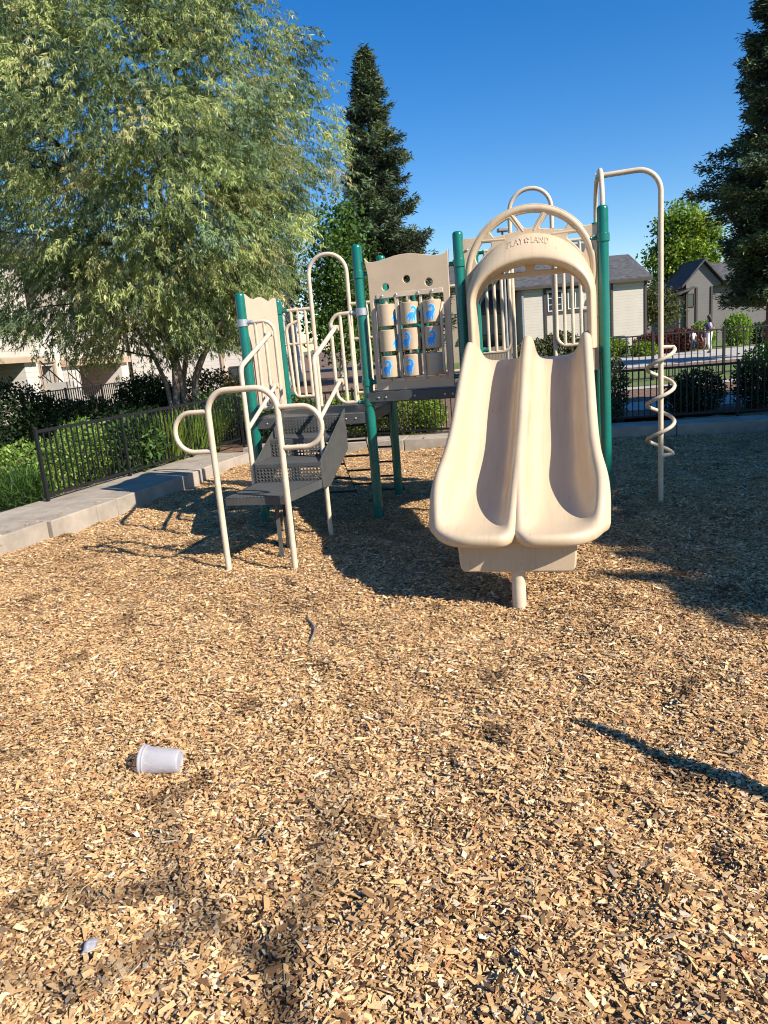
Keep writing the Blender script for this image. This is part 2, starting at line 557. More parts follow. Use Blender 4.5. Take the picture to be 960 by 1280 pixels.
PITS = [(.55, 1.95), (.95, 2.1), (.15, 1.75), (1.25, 1.8), (.75, 2.35), (-.25, 2.0), (-.55, 1.9), (1.45, 2.5), (-.6, 2.4), (.3, 2.9),
        (1.2, 3.1), (.9, 3.9), (2.0, 2.6), (-.1, 1.55), (.6, 1.55), (-.75, 1.6), (.05, 2.3), (1.05, 1.6), (.45, 1.6)]


def hgt(x, y):
    h = .014 * nz2(x, y, 4.0, 1) + .010 * nz2(x, y, 10, 2) + .006 * nz2(x, y, 24, 3)
    for i, (px, py) in enumerate(PITS):
        a = .5 + i * 1.3
        dx, dy = (x - px) * math.cos(a) + (y - py) * math.sin(a), -(x - px) * math.sin(a) + (y - py) * math.cos(a)
        h = h - .042 * np.exp(-(dx ** 2 / .015 + dy ** 2 / .006)) + .012 * np.exp(-((dx - .15) ** 2 / .01 + dy ** 2 / .01))
    h = h + .05 * np.clip((y - 9.5) / 2.5, 0, 1) - .075 * np.exp(-((x - .75) ** 2 + (y - 4.2) ** 2) / .25)
    return h - .012


g = MB(); g.add([(-900, -900, -.12), (900, -900, -.12), (900, 900, -.12), (-900, 900, -.12)], [(0, 1, 2, 3)])
tag(g.build('ground', M['earth']), kind='structure')

# chip bed surface: fine grid
xs = np.linspace(-6.5, 7.0, 200); ys = np.linspace(-3, 12.6, 260)
X, Y = np.meshgrid(xs, ys)
Z = hgt(X, Y)
V = np.stack([X, Y, Z], -1).reshape(-1, 3)
idx = np.arange(len(V)).reshape(len(ys), len(xs))
Q = np.stack([idx[:-1, :-1], idx[:-1, 1:], idx[1:, 1:], idx[1:, :-1]], -1).reshape(-1, 4)
me = np_mesh('playground_surface', V, Q, smooth=True)
tag(link('playground_surface', me, M['chipbed']), kind='structure')

# raised planting ground beyond the fences (slightly above the chips)
g = MB()
g.add([(-60, 12.6, .10), (60, 12.6, .10), (60, 300, .10), (-60, 300, .10)], [(0, 1, 2, 3)])
g.add([(-60, -20, .101), (-6.4, -20, .101), (-3.1, 12.6, .101), (-60, 12.6, .101)], [(0, 1, 2, 3)])
tag(g.build('planting_ground', M['mulch'], fixn=False), kind='structure')


def sheet(name, pts, z, m):
    g = MB(); g.add([(x, y, z) for x, y in pts], [tuple(range(len(pts)))])
    o = g.build(name, m, fixn=False)
    return tag(o, kind='structure')


def lerp2(a, b, t): return (a[0] + (b[0] - a[0]) * t, a[1] + (b[1] - a[1]) * t)


# left sidewalk with kerb face, in slabs with joints
g = MB()
kd = (KL1 - KL0).normalized(); kn = Vector((-kd.y, kd.x))
Ltot = (KL1 - KL0).length
s = 0.0; k = 0
cuts = [0, 3.4, 6.3, 7.0, 7.35, 9.2, Ltot]
for a, b_ in zip(cuts[:-1], cuts[1:]):
    j = .003
    wob = .012 * math.sin(k * 2.3); dz = .002 * math.sin(k * 1.7)
    wide = 1.75 if a < 6.2 else 1.02
    if a < 3: wide = 4.2
    p = [KL0 + kd * (a + j), KL0 + kd * (b_ - j)]
    q = [x + kn * wide for x in p]
    if 6.2 < a < 8.4: p = [x - kn * .05 for x in p]
    poly = [(p[0].x, p[0].y), (p[1].x, p[1].y), (q[1].x, q[1].y), (q[0].x, q[0].y)]
    g.prism(poly, -.1, .185 + dz)
    k += 1
o = g.build('sidewalk', M['concrete'], bevel=.012); tag(o, kind='structure')
# back kerb walk
g = MB()
bd = (KB1 - KB0).normalized(); bn = Vector((-bd.y, bd.x)); BL = (KB1 - KB0).length
k = 0
n = 6
for i in range(n):
    a, b_ = BL * i / n, BL * (i + 1) / n
    p = [KB0 + bd * (a + .005), KB0 + bd * (b_ - .005)]
    q = [x + bn * .55 for x in p]
    g.prism([(p[0].x, p[0].y), (p[1].x, p[1].y), (q[1].x, q[1].y), (q[0].x, q[0].y)], -.1, .18 + .003 * math.sin(i * 2))
o = g.build('back_kerb', M['concrete'], bevel=.012); tag(o, kind='structure')
g = MB()
rd = (KR1 - KB1).normalized(); rn = Vector((-rd.y, rd.x))
RL = (KR1 - KB1).length
for i in range(6):
    a, b_ = RL * i / 6, RL * (i + 1) / 6
    p = [KB1 + rd * (a + .005), KB1 + rd * (b_ - .005)]
    q = [x + rn * 2.0 for x in p]
    p = [x + rn * .0 for x in p]
    if i == 0:
        q[0] = q[0] + bd * .0 + Vector((.13, .58)); p[0] = p[0] + rn * .003
    g.prism([(p[0].x, p[0].y), (p[1].x, p[1].y), (q[1].x, q[1].y), (q[0].x, q[0].y)], -.1, .176 + .002 * math.sin(i * 3))
o = g.build('side_walk_right', M['concrete'], bevel=.012); o.name = 'side_path'; tag(o, kind='structure')

# beyond the back fence: walk, lawn, path
sheet('garden_walk', [(2.0, 14.0), (14, 12.6), (14, 14.3), (2.2, 15.4)], .108, M['concrete2'])
sheet('lawn_strip', [(3.0, 19.2), (20, 18.2), (24, 24.6), (4, 25.2)], .108, M['lawn'])
sheet('kerb_strip', [(3.0, 18.2), (20, 17.4), (20, 18.1), (3.0, 18.9)], .112, M['concrete2'])
sheet('path', [(5, 27.2), (45, 26.0), (45, 38.0), (5, 36.0)], .108, M['concrete2'])
sheet('lawn', [(4, 36.4), (60, 38.4), (60, 80), (4, 80)], .112, M['lawn'])
sheet('lawn_left', [(-16, 14.5), (-2.4, 14.5), (-4, 30), (-16, 21)], .105, M['lawn'])
sheet('garden_path_left', [(-5.2, 8.7), (-4.9, 9.9), (-16, 13.6), (-16, 12.0)], .112, M['concrete2'])

# ------------------------------------------------------------------ wood chips (stuff)
def inside_bed(x, y):
    # right of left kerb, before back kerb, left of right kerb
    a = (x - KL0.x) * (-kd.y) + (y - KL0.y) * kd.x        # >0 = left side
    b = (x - KB0.x) * bn.x + (y - KB0.y) * bn.y            # >0 = behind
    c = (x - KB1.x) * rn.x + (y - KB1.y) * rn.y            # >0 = right
    return (a < 0.045) & (b < -.01) & (c < -.01)


def chips():
    zones = [(-2.6, 2.9, .9, 3.0, 20000, 1.0), (-4.4, 4.6, 3.0, 4.6, 15000, 1.0), (-4.2, 4.9, 4.6, 7.6, 8500, 1.05), (-3.9, 5.7, 7.6, 12.4, 3600, 1.2),
             (-5.5, -2.6, -1.5, 3.0, 1500, 1.2), (2.9, 4.5, -1.5, 3.0, 1500, 1.2), (-2.6, 2.9, -1.5, .9, 1500, 1.2)]
    PX = []; SC = []; LV = []
    for x0, x1, y0, y1, den, sc in zones:
        n = int((x1 - x0) * (y1 - y0) * den)
        p = np.stack([RNG.uniform(x0, x1, n), RNG.uniform(y0, y1, n)], -1)
        p = p[inside_bed(p[:, 0], p[:, 1])]
        PX.append(p); SC.append(np.full(len(p), sc)); LV.append(np.full(len(p), .019 if den > 5000 else .008))
    P = np.concatenate(PX); SC = np.concatenate(SC); LV = np.concatenate(LV)
    n = len(P)
    z = hgt(P[:, 0], P[:, 1]) + RNG.uniform(0, 1, n) ** 1.3 * LV
    # chips kicked up onto the kerb and walk
    ns_ = 420
    sa_ = RNG.uniform(0, Ltot, ns_); of_ = RNG.exponential(.11, ns_) + .02
    sp_ = np.stack([KL0.x + kd.x * sa_ + kn.x * of_, KL0.y + kd.y * sa_ + kn.y * of_], -1)
    sb_ = RNG.uniform(0, BL, 300); ob_ = RNG.exponential(.12, 300) + .02
    sq_ = np.stack([KB0.x + bd.x * sb_ + bn.x * ob_, KB0.y + bd.y * sb_ + bn.y * ob_], -1)
    P = np.concatenate([P, sp_, sq_]); SC = np.concatenate([SC, np.full(ns_ + 300, 1.0)])
    z = np.concatenate([z, np.full(ns_, .187), np.full(300, .182)]); n = len(P)
    L = np.clip(RNG.lognormal(math.log(.0138), .60, n), .005, .08) * SC
    W = np.clip(L * RNG.uniform(.18, .70, n), .0025, .017) * SC
    T = RNG.uniform(.0010, .0032, n)
    yaw = RNG.uniform(0, 2 * PI, n)
    t1 = RNG.normal(0, .21, n); t2 = RNG.normal(0, .28, n)
    a = np.stack([np.cos(yaw) * np.cos(t1), np.sin(yaw) * np.cos(t1), np.sin(t1)], -1)
    s0 = np.stack([-np.sin(yaw), np.cos(yaw), np.zeros(n)], -1)
    up = np.cross(a, s0)
    s = s0 * np.cos(t2)[:, None] + up * np.sin(t2)[:, None]
    nn = np.cross(a, s)
    c = np.stack([P[:, 0], P[:, 1], z + .004], -1)
    V = np.empty((n, 8, 3))
    jit = RNG.uniform(.25, 1.3, (n, 4, 2))
    sg = [(-1, -1), (1, -1), (1, 1), (-1, 1)]
    for k, (sa, sb) in enumerate(sg):
        base = c + a * (sa * L / 2 * jit[:, k, 0])[:, None] + s * (sb * W / 2 * jit[:, k, 1])[:, None]
        V[:, k] = base - nn * (T / 2)[:, None]
        V[:, 4 + k] = base + nn * (T / 2)[:, None]
    b = (np.arange(n) * 8)[:, None, None]
    F = np.array([[4, 5, 6, 7], [0, 1, 5, 4], [1, 2, 6, 5], [2, 3, 7, 6], [3, 0, 4, 7]])[None] + b
    pal = [(.64, .41, .195, 3.6), (.56, .34, .15, 3.2), (.44, .25, .105, 2.0), (.23, .125, .055, 1.0), (.72, .51, .28, 2.1),
           (.30, .215, .145, .7), (.075, .043, .024, .5), (.76, .61, .42, .6), (.41, .185, .08, .5)]
    col = pick_cols(n, pal, .16)
    # damp, older chips lie in drifting patches
    dmp = nz2(P[:, 0], P[:, 1], 3.1, 11) + .7 * nz2(P[:, 0], P[:, 1], 8, 12) + RNG.normal(0, .7, n)
    k = np.clip((dmp - 1.1) * .5, 0, .5)[:, None]
    col = col * (1 - k) + col * np.array([.42, .36, .33]) * k
    cl = nz2(P[:, 0], P[:, 1], 9.5, 21) + .8 * nz2(P[:, 0], P[:, 1], 21, 22) + RNG.normal(0, .35, n)
    k = np.clip((cl - 1.5) * 1.5, 0, .7)[:, None]
    col = col * (1 - k) + col * np.array([.20, .17, .15]) * k
    me = np_mesh('wood_chips', V.reshape(-1, 3), F.reshape(-1, 4), np.repeat(col, 8, axis=0))
    tag(link('wood_chips', me, M['chip']), 'loose tan and brown wood chips covering the playground floor', 'wood chips', kind='stuff')
    print('chips', n)


chips()

# ------------------------------------------------------------------ play structure
P1 = (-.052, 7.255); P4 = (.188, 8.295); P2 = (.851, 6.944); P3 = (2.04, 6.63); PL1 = (-1.22, 7.53); PL2 = (-.99, 8.60)
P5 = (1.13, 7.98); P6 = (2.29, 7.66)
ps = thing('play_structure', (.4, 7.3, 0), 'beige and green climbing frame with double slide, stairs and fire pole on wood chips', 'play structure')
RP = .047


def post(p, h, clamps=(), grey=()):
    b = MB()
    prof = [(RP, -.25), (RP, h - .035), (RP * .97, h - .022), (RP * .85, h - .010), (RP * .6, h - .003), (RP * .25, h), (.0005, h + .001)]
    b.lathe((p[0], p[1], 0), (0, 0, 1), prof, 24)
    o = b.build('post', M['green'], ps)
    for z, d in clamps:
        c = MB()
        d = Vector((d[0], d[1], 0)).normalized()
        c.lathe((p[0], p[1], z - .035), (0, 0, 1), [(RP + .001, 0), (RP + .009, .003), (RP + .009, .067), (RP + .001, .07)], 20)
        base = Vector((p[0], p[1], z)) + d * (RP + .004)
        c.tube([base, base + d * .045], .021, 12)
        c.lathe(base + d * .04, d, [(.021, 0), (.024, .006), (.02, .02), (.008, .028), (.0005, .029)], 12)
        c.build('clamp', M['alu' if z in grey else 'green'], o)
    return o


def dirv(a, b): return (b[0] - a[0], b[1] - a[1])


post(P1, 2.59, [(2.32, dirv(P1, P2)), (1.33, dirv(P1, P2)), (1.985, dirv(P1, PL1)), (1.145, dirv(P1, PL1))], (1.985,))
post(P2, 2.59, [(2.32, dirv(P2, P1)), (1.33, dirv(P2, P1))])
post(P3, 2.66, [(2.4, dirv(P3, P2))])
post(P4, 2.59, [(2.125, dirv(P4, PL2)), (2.2, dirv(P4, P5))])
post(P5, 2.59, [(2.5, dirv(P5, P6)), (1.52, dirv(P5, P6)), (2.2, dirv(P5, P4))])
post(P6, 2.66, [(2.5, dirv(P6, P5)), (1.52, dirv(P6, P5))])
post(PL1, 2.27, [(1.985, dirv(PL1, P1)), (1.145, dirv(PL1, P1))], (1.985,))
post(PL2, 2.25, [(2.12, dirv(PL2, P4)), (1.2, dirv(PL2, P4))])


def deck(poly, z, th=.11):
    b = MB()
    b.prism(poly, z - th, z)
    o = b.build('deck', M['grey_deck'], ps, bevel=.008)
    # bolts along the first edge
    a, c = Vector((*poly[0], 0)), Vector((*poly[1], 0))
    u = (c - a).normalized(); n = Vector((u.y, -u.x, 0))
    for f in (.12, .2, .5, .8, .88):
        bb = MB()
        p = a.lerp(c, f) + Vector((0, 0, z - .055))
        bb.lathe(p - n * .001, n, [(.011, 0), (.011, .004), (.006, .008), (.0005, .009)], 10)
        bb.build('bolt', M['bolt'], o)
    return o


def inset(p, q, d):
    """shift both points toward the viewer-normal"""
    u = Vector((q[0] - p[0], q[1] - p[1])).normalized(); n = Vector((u.y, -u.x)) * d
    return (p[0] + n.x, p[1] + n.y), (q[0] + n.x, q[1] + n.y)


a1, a2 = inset(PL1, P1, .03)
deck([a1, a2, P4, PL2], 1.05)
a1, a2 = inset(P1, P2, .052)
deck([a1, a2, P5, P4], 1.235, .1)
deck([P2, P3, P6, P5], 1.40, .1)

# --- rolling-cylinder panel between P1 and P2
FP = frame(P1, P2)
out = [(.10, 1.245), (.855, 1.245), (.855, 1.34), (.862, 2.30), (.868, 2.452)]
for k in range(1, 24):      # wavy crest from right to left
    s_ = .868 - (.868 - .077) * k / 24
    t = (s_ - .077) / (.868 - .077)
    z_ = 2.425 + .028 * math.cos((t - .48) * 2 * PI * 1.02) + .030 * (abs(t - .5) * 2) ** 5
    out.append((s_, z_))
out += [(.077, 2.452), (.098, 2.30)]
hole = smooth_loop([(.135, 1.345), (.795, 1.345), (.80, 2.085), (.135, 2.085)], .02)
holes = [hole, circle(.262, 2.182, .034), circle(.467, 2.232, .034), circle(.674, 2.186, .036)]
vs, fs = plate(FP, out, holes, .0, .032, .004)
b = MB(); b.add(vs, fs)
panel = b.build('spinner_panel', M['beige_panel'], ps)
for (s0_, z0_, z1_) in ((.17, 2.085, 2.125), (.14, 1.318, 1.352)):
    b = MB(); b.fbox(FP, s0_, .80, z0_, z1_, .033, .039)
    b.build('mounting_strip', M['beige_tube'], panel, bevel=.002)
for s_ in (.225, .36, .57, .70):
    for s1_, z1_ in ((s_, 2.107), (s_ + .03, 1.335)):
        b = MB(); b.lathe(FP(s1_, z1_, .038), FP.n, [(.011, 0), (.011, .005), (.006, .01), (.0005, .011)], 10)
        b.build('bolt', M['bolt'], panel)
for s_ in (.362, .585):
    b = MB(); b.fbox(FP, s_ - .012, s_ + .012, 1.345, 2.09, .002, .03)
    b.build('divider_bar', M['beige_tube'], panel, bevel=.003)
for s_ in (.142, .79):
    b = MB(); b.tube(fillet([FP(s_, 1.35, .03), FP(s_ + (.012 if s_ < .5 else -.012), 1.40, .07), FP(s_ + (.012 if s_ < .5 else -.012), 1.92, .07), FP(s_, 2.0, .03)], .05), .012, 8)
    b.build('guard_bar', M['beige_tube'], panel)


def dino_inside(x, y):
    """generic long-necked dinosaur, unit box, facing right with the head curling back left"""
    body = ((x - .40) / .27) ** 2 + ((y - .37) / .20) ** 2 < 1
    def seg(x0, y0, x1, y1, r0, r1):
        dx, dy = x1 - x0, y1 - y0
        t = max(0, min(1, ((x - x0) * dx + (y - y0) * dy) / (dx * dx + dy * dy)))
        return math.hypot(x - x0 - t * dx, y - y0 - t * dy) < r0 + (r1 - r0) * t
    neck = seg(.58, .42, .74, .60, .12, .075) or seg(.74, .60, .70, .80, .075, .06) or seg(.70, .80, .55, .88, .06, .055)
    head = ((x - .50) / .115) ** 2 + ((y - .86) / .07) ** 2 < 1
    legs = (seg(.25, .30, .23, .09, .07, .05) or seg(.42, .25, .42, .07, .065, .05) or seg(.60, .30, .61, .08, .065, .05))
    tail = seg(.18, .38, .04, .24, .09, .012)
    return body or neck or head or legs or tail


CELLS = 34
DG = [[dino_inside((i + .5) / CELLS, (j + .5) / CELLS) for j in range(CELLS)] for i in range(CELLS)]


def grow(g, r):
    o = [[False] * CELLS for _ in range(CELLS)]
    for i in range(CELLS):
        for j in range(CELLS):
            o[i][j] = any(g[i + a][j + c] for a in range(-r, r + 1) for c in range(-r, r + 1)
                          if 0 <= i + a < CELLS and 0 <= j + c < CELLS and a * a + c * c <= r * r + .5)
    return o


DG2 = grow(DG, 2)
RC, HCY = .084, .198
U3 = FP.u; N3 = FP.n
rows = [1.93, 1.70, 1.463]
faces_deg = {(0, 0): 92, (0, 1): 38, (0, 2): 4, (1, 0): 84, (1, 1): -16, (1, 2): 0, (2, 0): -2, (2, 1): -6, (2, 2): 92}
for c, sc_ in enumerate((.252, .473, .69)):
    b = MB(); b.tube([FP(sc_, 1.33, .015), FP(sc_, 2.10, .015)], .012, 8)
    b.build('axle', M['beige_tube'], panel)
    for r_, zc in enumerate(rows):
        b = MB()
        ctr = FP(sc_, zc, .03)
        b.lathe(ctr - Vector((0, 0, HCY / 2)), (0, 0, 1), [(.013, 0), (RC - .006, 0), (RC, .005), (RC, HCY - .005), (RC - .006, HCY), (.013, HCY)], 40)
        b.lathe(ctr + Vector((0, 0, HCY / 2 - .001)), (0, 0, 1), [(.02, 0), (.02, .016)], 14)
        a0 = R(faces_deg[(r_, c)])
        wd = .122; hd = .142
        for grid, rad, mi in ((DG2, RC + .0008, 2), (DG, RC + .0016, 1)):
            vs = []; fs = []
            for i in range(CELLS):
                for j in range(CELLS):
                    if not grid[i][j]: continue
                    bi = len(vs)
                    for (di, dj) in ((0, 0), (1, 0), (1, 1), (0, 1)):
                        an = a0 + ((i + di) / CELLS - .5) * wd / RC
                        zz = ((j + dj) / CELLS - .5) * hd - .004
                        vs.append(ctr + (U3 * math.sin(an) + N3 * math.cos(an)) * rad + Vector((0, 0, zz)))
                    fs.append((bi, bi + 1, bi + 2, bi + 3))
            b.add(vs, fs, mi)
        o = b.build('spinner_cylinder', [M['cylinder'], M['dino'], M['dino_light']], panel, fixn=False)

# --- solid panel on the left (PL1-PL2)
FL = frame(PL1, PL2)
out = [(.07, 1.10), (1.02, 1.10), (1.03, 2.25)]
for k in range(1, 24):
    t = 1 - k / 24
    out.append((.07 + t * .96, 2.235 + .016 * math.cos((t - .5) * 4 * PI) + .02 * (abs(t - .5) * 2) ** 4))
out += [(.07, 2.262)]
vs, fs = plate(FL, out, [], -.016, .016, .004)
b = MB(); b.add(vs, fs); b.build('solid_panel', M['pale_panel'], ps)


# --- railings
def railing(parts, r=.0165, mt='beige_tube', name='railing'):
    b = MB()
    for pth, rr in parts:
        b.tube(pth, rr or r, 10)
    return b.build(name, M[mt], ps)


FA = frame(PL1, P1)
L_ = FA.L
# right front loop
railing([(fillet([FA(L_ - .05, 1.985), FA(.885, 1.985), FA(.885, 1.15), FA(L_ - .05, 1.15)], .11), .018),
         ([FA(.985, 1.985), FA(.985, 1.15)], 0), ([FA(1.075, 1.985), FA(1.075, 1.15)], 0)])
railing([(fillet([FA(.05, 1.985), FA(.315, 1.985), FA(.315, 1.15), FA(.05, 1.15)], .11), .018),
         ([FA(.125, 1.985), FA(.125, 1.15)], 0), ([FA(.215, 1.985), FA(.215, 1.15)], 0)])
# back of deck A
FB = frame(PL2, P4)
railing([(fillet([FB(.05, 2.12), FB(.40, 2.12)], .05), .018), (fillet([FB(.40, 1.17), FB(.10, 1.17), FB(.075, 1.95), FB(.22, 2.00)], .08), .018),
         ([FB(.15, 2.12), FB(.15, 1.17)], 0), ([FB(.232, 2.12), FB(.232, 1.17)], 0), ([FB(.315, 2.12), FB(.315, 1.17)], 0), ([FB(.05, 1.755), FB(.40, 1.755)], .014)])
railing([([FB(.83, 2.125), FB(1.17, 2.125)], .018), (fillet([FB(.83, 1.17), FB(1.10, 1.17), FB(1.12, 2.12)], .08), .018),
         ([FB(.92, 2.125), FB(.92, 1.17)], 0), ([FB(1.02, 2.125), FB(1.02, 1.17)], 0), ([FB(.83, 1.755), FB(1.17, 1.755)], .014)])
# climber arches
b = MB(); b.tube(fillet([FB(.40, .95), FB(.40, 2.665), FB(.83, 2.665), FB(.83, .95)], .205, 10), .022, 12)
b.build('climber_arch', M['beige_tube'], ps)
FC = frame(P5, P6)
b = MB(); b.tube(fillet([FC(.375, 1.25, -.03), FC(.375, 3.05, -.03), FC(.785, 3.05, -.03), FC(.785, 1.25, -.03)], .2, 10), .021, 12)
b.build('climber_arch', M['beige_tube'], ps)
railing([(fillet([FC(.04, 2.505), FC(.345, 2.505)], .1), .018), (fillet([FC(.345, 2.505), FC(.345, 1.495), FC(.02, 1.495)], .1), .018)]
        + [([FC(q, 2.505), FC(q, 1.495)], 0) for q in (.03, .112, .19, .266)])
railing([(fillet([FC(.805, 2.515), FC(1.17, 2.515)], .1), .018), (fillet([FC(.805, 2.515), FC(.805, 1.51), FC(1.17, 1.51)], .1), .018)]
        + [([FC(q, 2.515), FC(q, 1.51)], 0) for q in (.885, .965, 1.045)])
# back of deck B with steering wheel
FD = frame(P4, P5)
railing([([FD(.05, 2.2), FD(FD.L - .05, 2.2)], .018), ([FD(.05, 1.33), FD(FD.L - .05, 1.33)], .018)]
        + [([FD(q, 2.2), FD(q, 1.33)], 0) for q in (.13, .26, .68, .82)])
b = MB()
c0 = FD(.33, 1.86, .06)
b.tube([c0 + (FD.u * math.cos(2 * PI * k / 28) + Vector((0, 0, 1)) * math.sin(2 * PI * k / 28)) * .15 for k in range(28)], .02, 10, closed=True)
for a in (90, 210, 330):
    b.tube([c0, c0 + (FD.u * math.cos(R(a)) + Vector((0, 0, 1)) * math.sin(R(a))) * .15], .014, 8)
b.lathe(c0 - FD.n * .06, FD.n, [(.02, 0), (.02, .05), (.045, .055), (.045, .075), (.001, .082)], 18)
b.tube([FD(.33, 1.33, 0), FD(.33, 2.2, 0)], .02, 8)
b.build('steering_wheel', M['green'], ps)

# side of deck C: railing and the U frame carrying the fire pole
FU = frame(P3, P6)
b = MB()
b.tube(fillet([FU(.0, 2.30, -.0), FU(.0, 2.98), FU(FU.L, 2.98), FU(FU.L, 2.30)], .30, 10), .021, 12)
b.build('overhead_loop', M['beige_tube'], ps)
PB = Vector((2.66, 6.965, 0))
um = FU(.53, 2.98)
b = MB()
b.tube(fillet([um, Vector((PB.x, PB.y, 2.985)), Vector((PB.x, PB.y, -.15))], .2, 12), .0235, 16)
b.lathe(um - (PB - Vector((um.x, um.y, 0))).normalized() * .022, (PB - Vector((um.x, um.y, 0))).normalized(), [(.027, 0), (.027, .07), (.0235, .072)], 14)
pole = b.build('fire_pole', M['beige_tube'], ps)
b = MB()
hp = [PB + Vector((0.01, 0, 1.437))]
z0h, turns, pitch = 1.431, 3.0, .331
nst = 32
hp.append(PB + Vector((.07, 0, 1.436)))
for k in range(int(turns * nst) + 1):
    a = -2 * PI * k / nst
    hp.append(PB + Vector((.119 * math.cos(a), .119 * math.sin(a), z0h - pitch * k / nst)))
hp.append(PB + Vector((.07, 0.01, .432))); hp.append(PB + Vector((.01, 0, .43)))
b.tube(hp, .0175, 10)
b.build('spiral_step', M['beige_tube'], pole)

# --- slide
O3 = Vector((1.412, 6.79, 0)); SD = Vector((-.255, -.967, 0)); SW = Vector((.967, -.255, 0))
SD.normalize(); SW.normalize()


def interp(x, xp, fp): return float(np.interp(x, xp, fp))


def cr(x, xp, fp):
    """smooth (cubic hermite) interpolation"""
    xp = list(xp); fp = list(fp)
    if x <= xp[0]: return fp[0]
    if x >= xp[-1]: return fp[-1]
    i = max(j for j in range(len(xp) - 1) if xp[j] <= x)
    h = xp[i + 1] - xp[i]; t = (x - xp[i]) / h
    def sl_(j):
        if j == 0: return (fp[1] - fp[0]) / (xp[1] - xp[0])
        if j == len(xp) - 1: return (fp[-1] - fp[-2]) / (xp[-1] - xp[-2])
        return (fp[j + 1] - fp[j - 1]) / (xp[j + 1] - xp[j - 1])
    a, b_ = sl_(i) * h, sl_(i + 1) * h
    return (2 * t ** 3 - 3 * t ** 2 + 1) * fp[i] + (t ** 3 - 2 * t ** 2 + t) * a + (-2 * t ** 3 + 3 * t ** 2) * fp[i + 1] + (t ** 3 - t ** 2) * b_


ZF = ([-.3, 0, .2, .5, 1.0, 1.4, 1.73, 2.0, 2.2, 2.36, 2.48], [1.41, 1.425, 1.385, 1.235, .955, .74, .585, .495, .46, .455, .455])
ZR = ([-.3, 0, .2, .5, 1.0, 1.4, 1.73, 2.0, 2.2, 2.36, 2.48], [1.50, 1.60, 1.625, 1.52, 1.25, 1.02, .88, .78, .69, .575, .48])
HWd = ([-.3, .2, 1.0, 1.4, 1.75, 2.05, 2.25, 2.48], [.498, .500, .503, .505, .515, .545, .553, .545])
half = [(.0, 1.0), (.022, .985), (.042, .94), (.058, .82), (.072, .62), (.094, .39), (.13, .19), (.19, .06), (.28, .01), (.40, 0), (.52, .0), (.63, .012), (.72, .06),
        (.795, .16), (.85, .32), (.89, .53), (.918, .76), (.94, .93), (.962, 1.0), (.985, 1.015), (1.01, .985), (1.022, .92), (1.026, .78)]
prof = [(-u, h) for u, h in reversed(half[1:])] + half
ts = [-.22, -.1, 0, .1, .2, .3, .42, .55, .7, .85, 1.0, 1.15, 1.3, 1.45, 1.6, 1.73, 1.86, 1.98, 2.08, 2.18, 2.27, 2.35, 2.41, 2.455, 2.48]
vs = []; fs = []
npf = len(prof)
for it, t in enumerate(ts + [2.485, 2.478, 2.46]):
    te = min(t, 2.48)
    zf, zr, hw = cr(te, *ZF), cr(te, *ZR), cr(te, *HWd)
    for (u, h) in prof:
        au = abs(u)
        tt = t
        if t > 1.75:
            k = (t - 1.75)
            tt = 1.75 + k * (1 - .34 * min(au, 1.03) ** 5 - .12 * math.exp(-(au / .09) ** 2))
        z = zf + (zr - zf) * h
        if au < .2 and t > 1.9:                       # divider dies into the lip
            f = min((t - 1.9) / .6, 1)
            z = zf + (zr - zf) * h * (1 - .55 * f * max(0, 1 - au / .2))
        if it >= len(ts): z -= (.012, .035, .05)[it - len(ts)]
        vs.append(O3 + SW * (u * hw) + SD * tt + Vector((0, 0, z)))
nt_ = len(ts) + 3
for i in range(nt_ - 1):
    for j in range(npf - 1):
        fs.append((i * npf + j, i * npf + j + 1, (i + 1) * npf + j + 1, (i + 1) * npf + j))
b = MB(); b.add(vs, fs)
slide = b.build('slide', M['slide'], ps, fixn=False, sharp=80)
so_ = slide.modifiers.new('solid', 'SOLIDIFY'); so_.thickness = .022; so_.offset = -1 if True else 1
su = slide.modifiers.new('sub', 'SUBSURF'); su.levels = 1; su.render_levels = 2

FH = frame(P2, P3)
HCn = .615
hp_ = [(-.02, .535, 2.505), (.06, .547, 2.495), (.12, .55, 2.467), (.18, .545, 2.42), (.23, .535, 2.368), (.262, .523, 2.328), (.279, .508, 2.293), (.280, .494, 2.271), (.268, .483, 2.257), (.24, .476, 2.25), (.12, .472, 2.244), (-.02, .47, 2.24)]
ZS = 1.93
na = 40
vs = []; fs = []
rows_ = []


def hood_pt(a, off, rx, top):
    return HCn + rx * math.cos(a), ZS + (top - ZS) * math.sin(a) ** .96, off


for (off, rx, top) in hp_:
    ring = []
    for q in (1.50, 1.60, 1.70, 1.80, 1.87):
        kk = (ZS - q) / .43
        ring.append((HCn - rx - .0 * kk, q, off * (1 - .0 * kk)))
    for k in range(na + 1):
        a = PI - PI * k / na
        s_, z_, o_ = hood_pt(a, off, rx, top)
        ring.append((s_, z_, o_))
    for q in (1.87, 1.80, 1.70, 1.60, 1.50):
        ring.append((HCn + rx, q, off))
    rows_.append(ring)
nr = len(rows_[0])
for ring in rows_:
    for (s_, z_, o_) in ring: vs.append(FH(s_, z_, o_))
for i in range(len(rows_) - 1):
    for j in range(nr - 1):
        fs.append((i * nr + j, (i + 1) * nr + j, (i + 1) * nr + j + 1, i * nr + j + 1))
b = MB(); b.add(vs, fs)
hood = b.build('slide_hood', M['slide'], slide, sharp=70)
# lettering moulded on the hood front
vs = []; fs = []


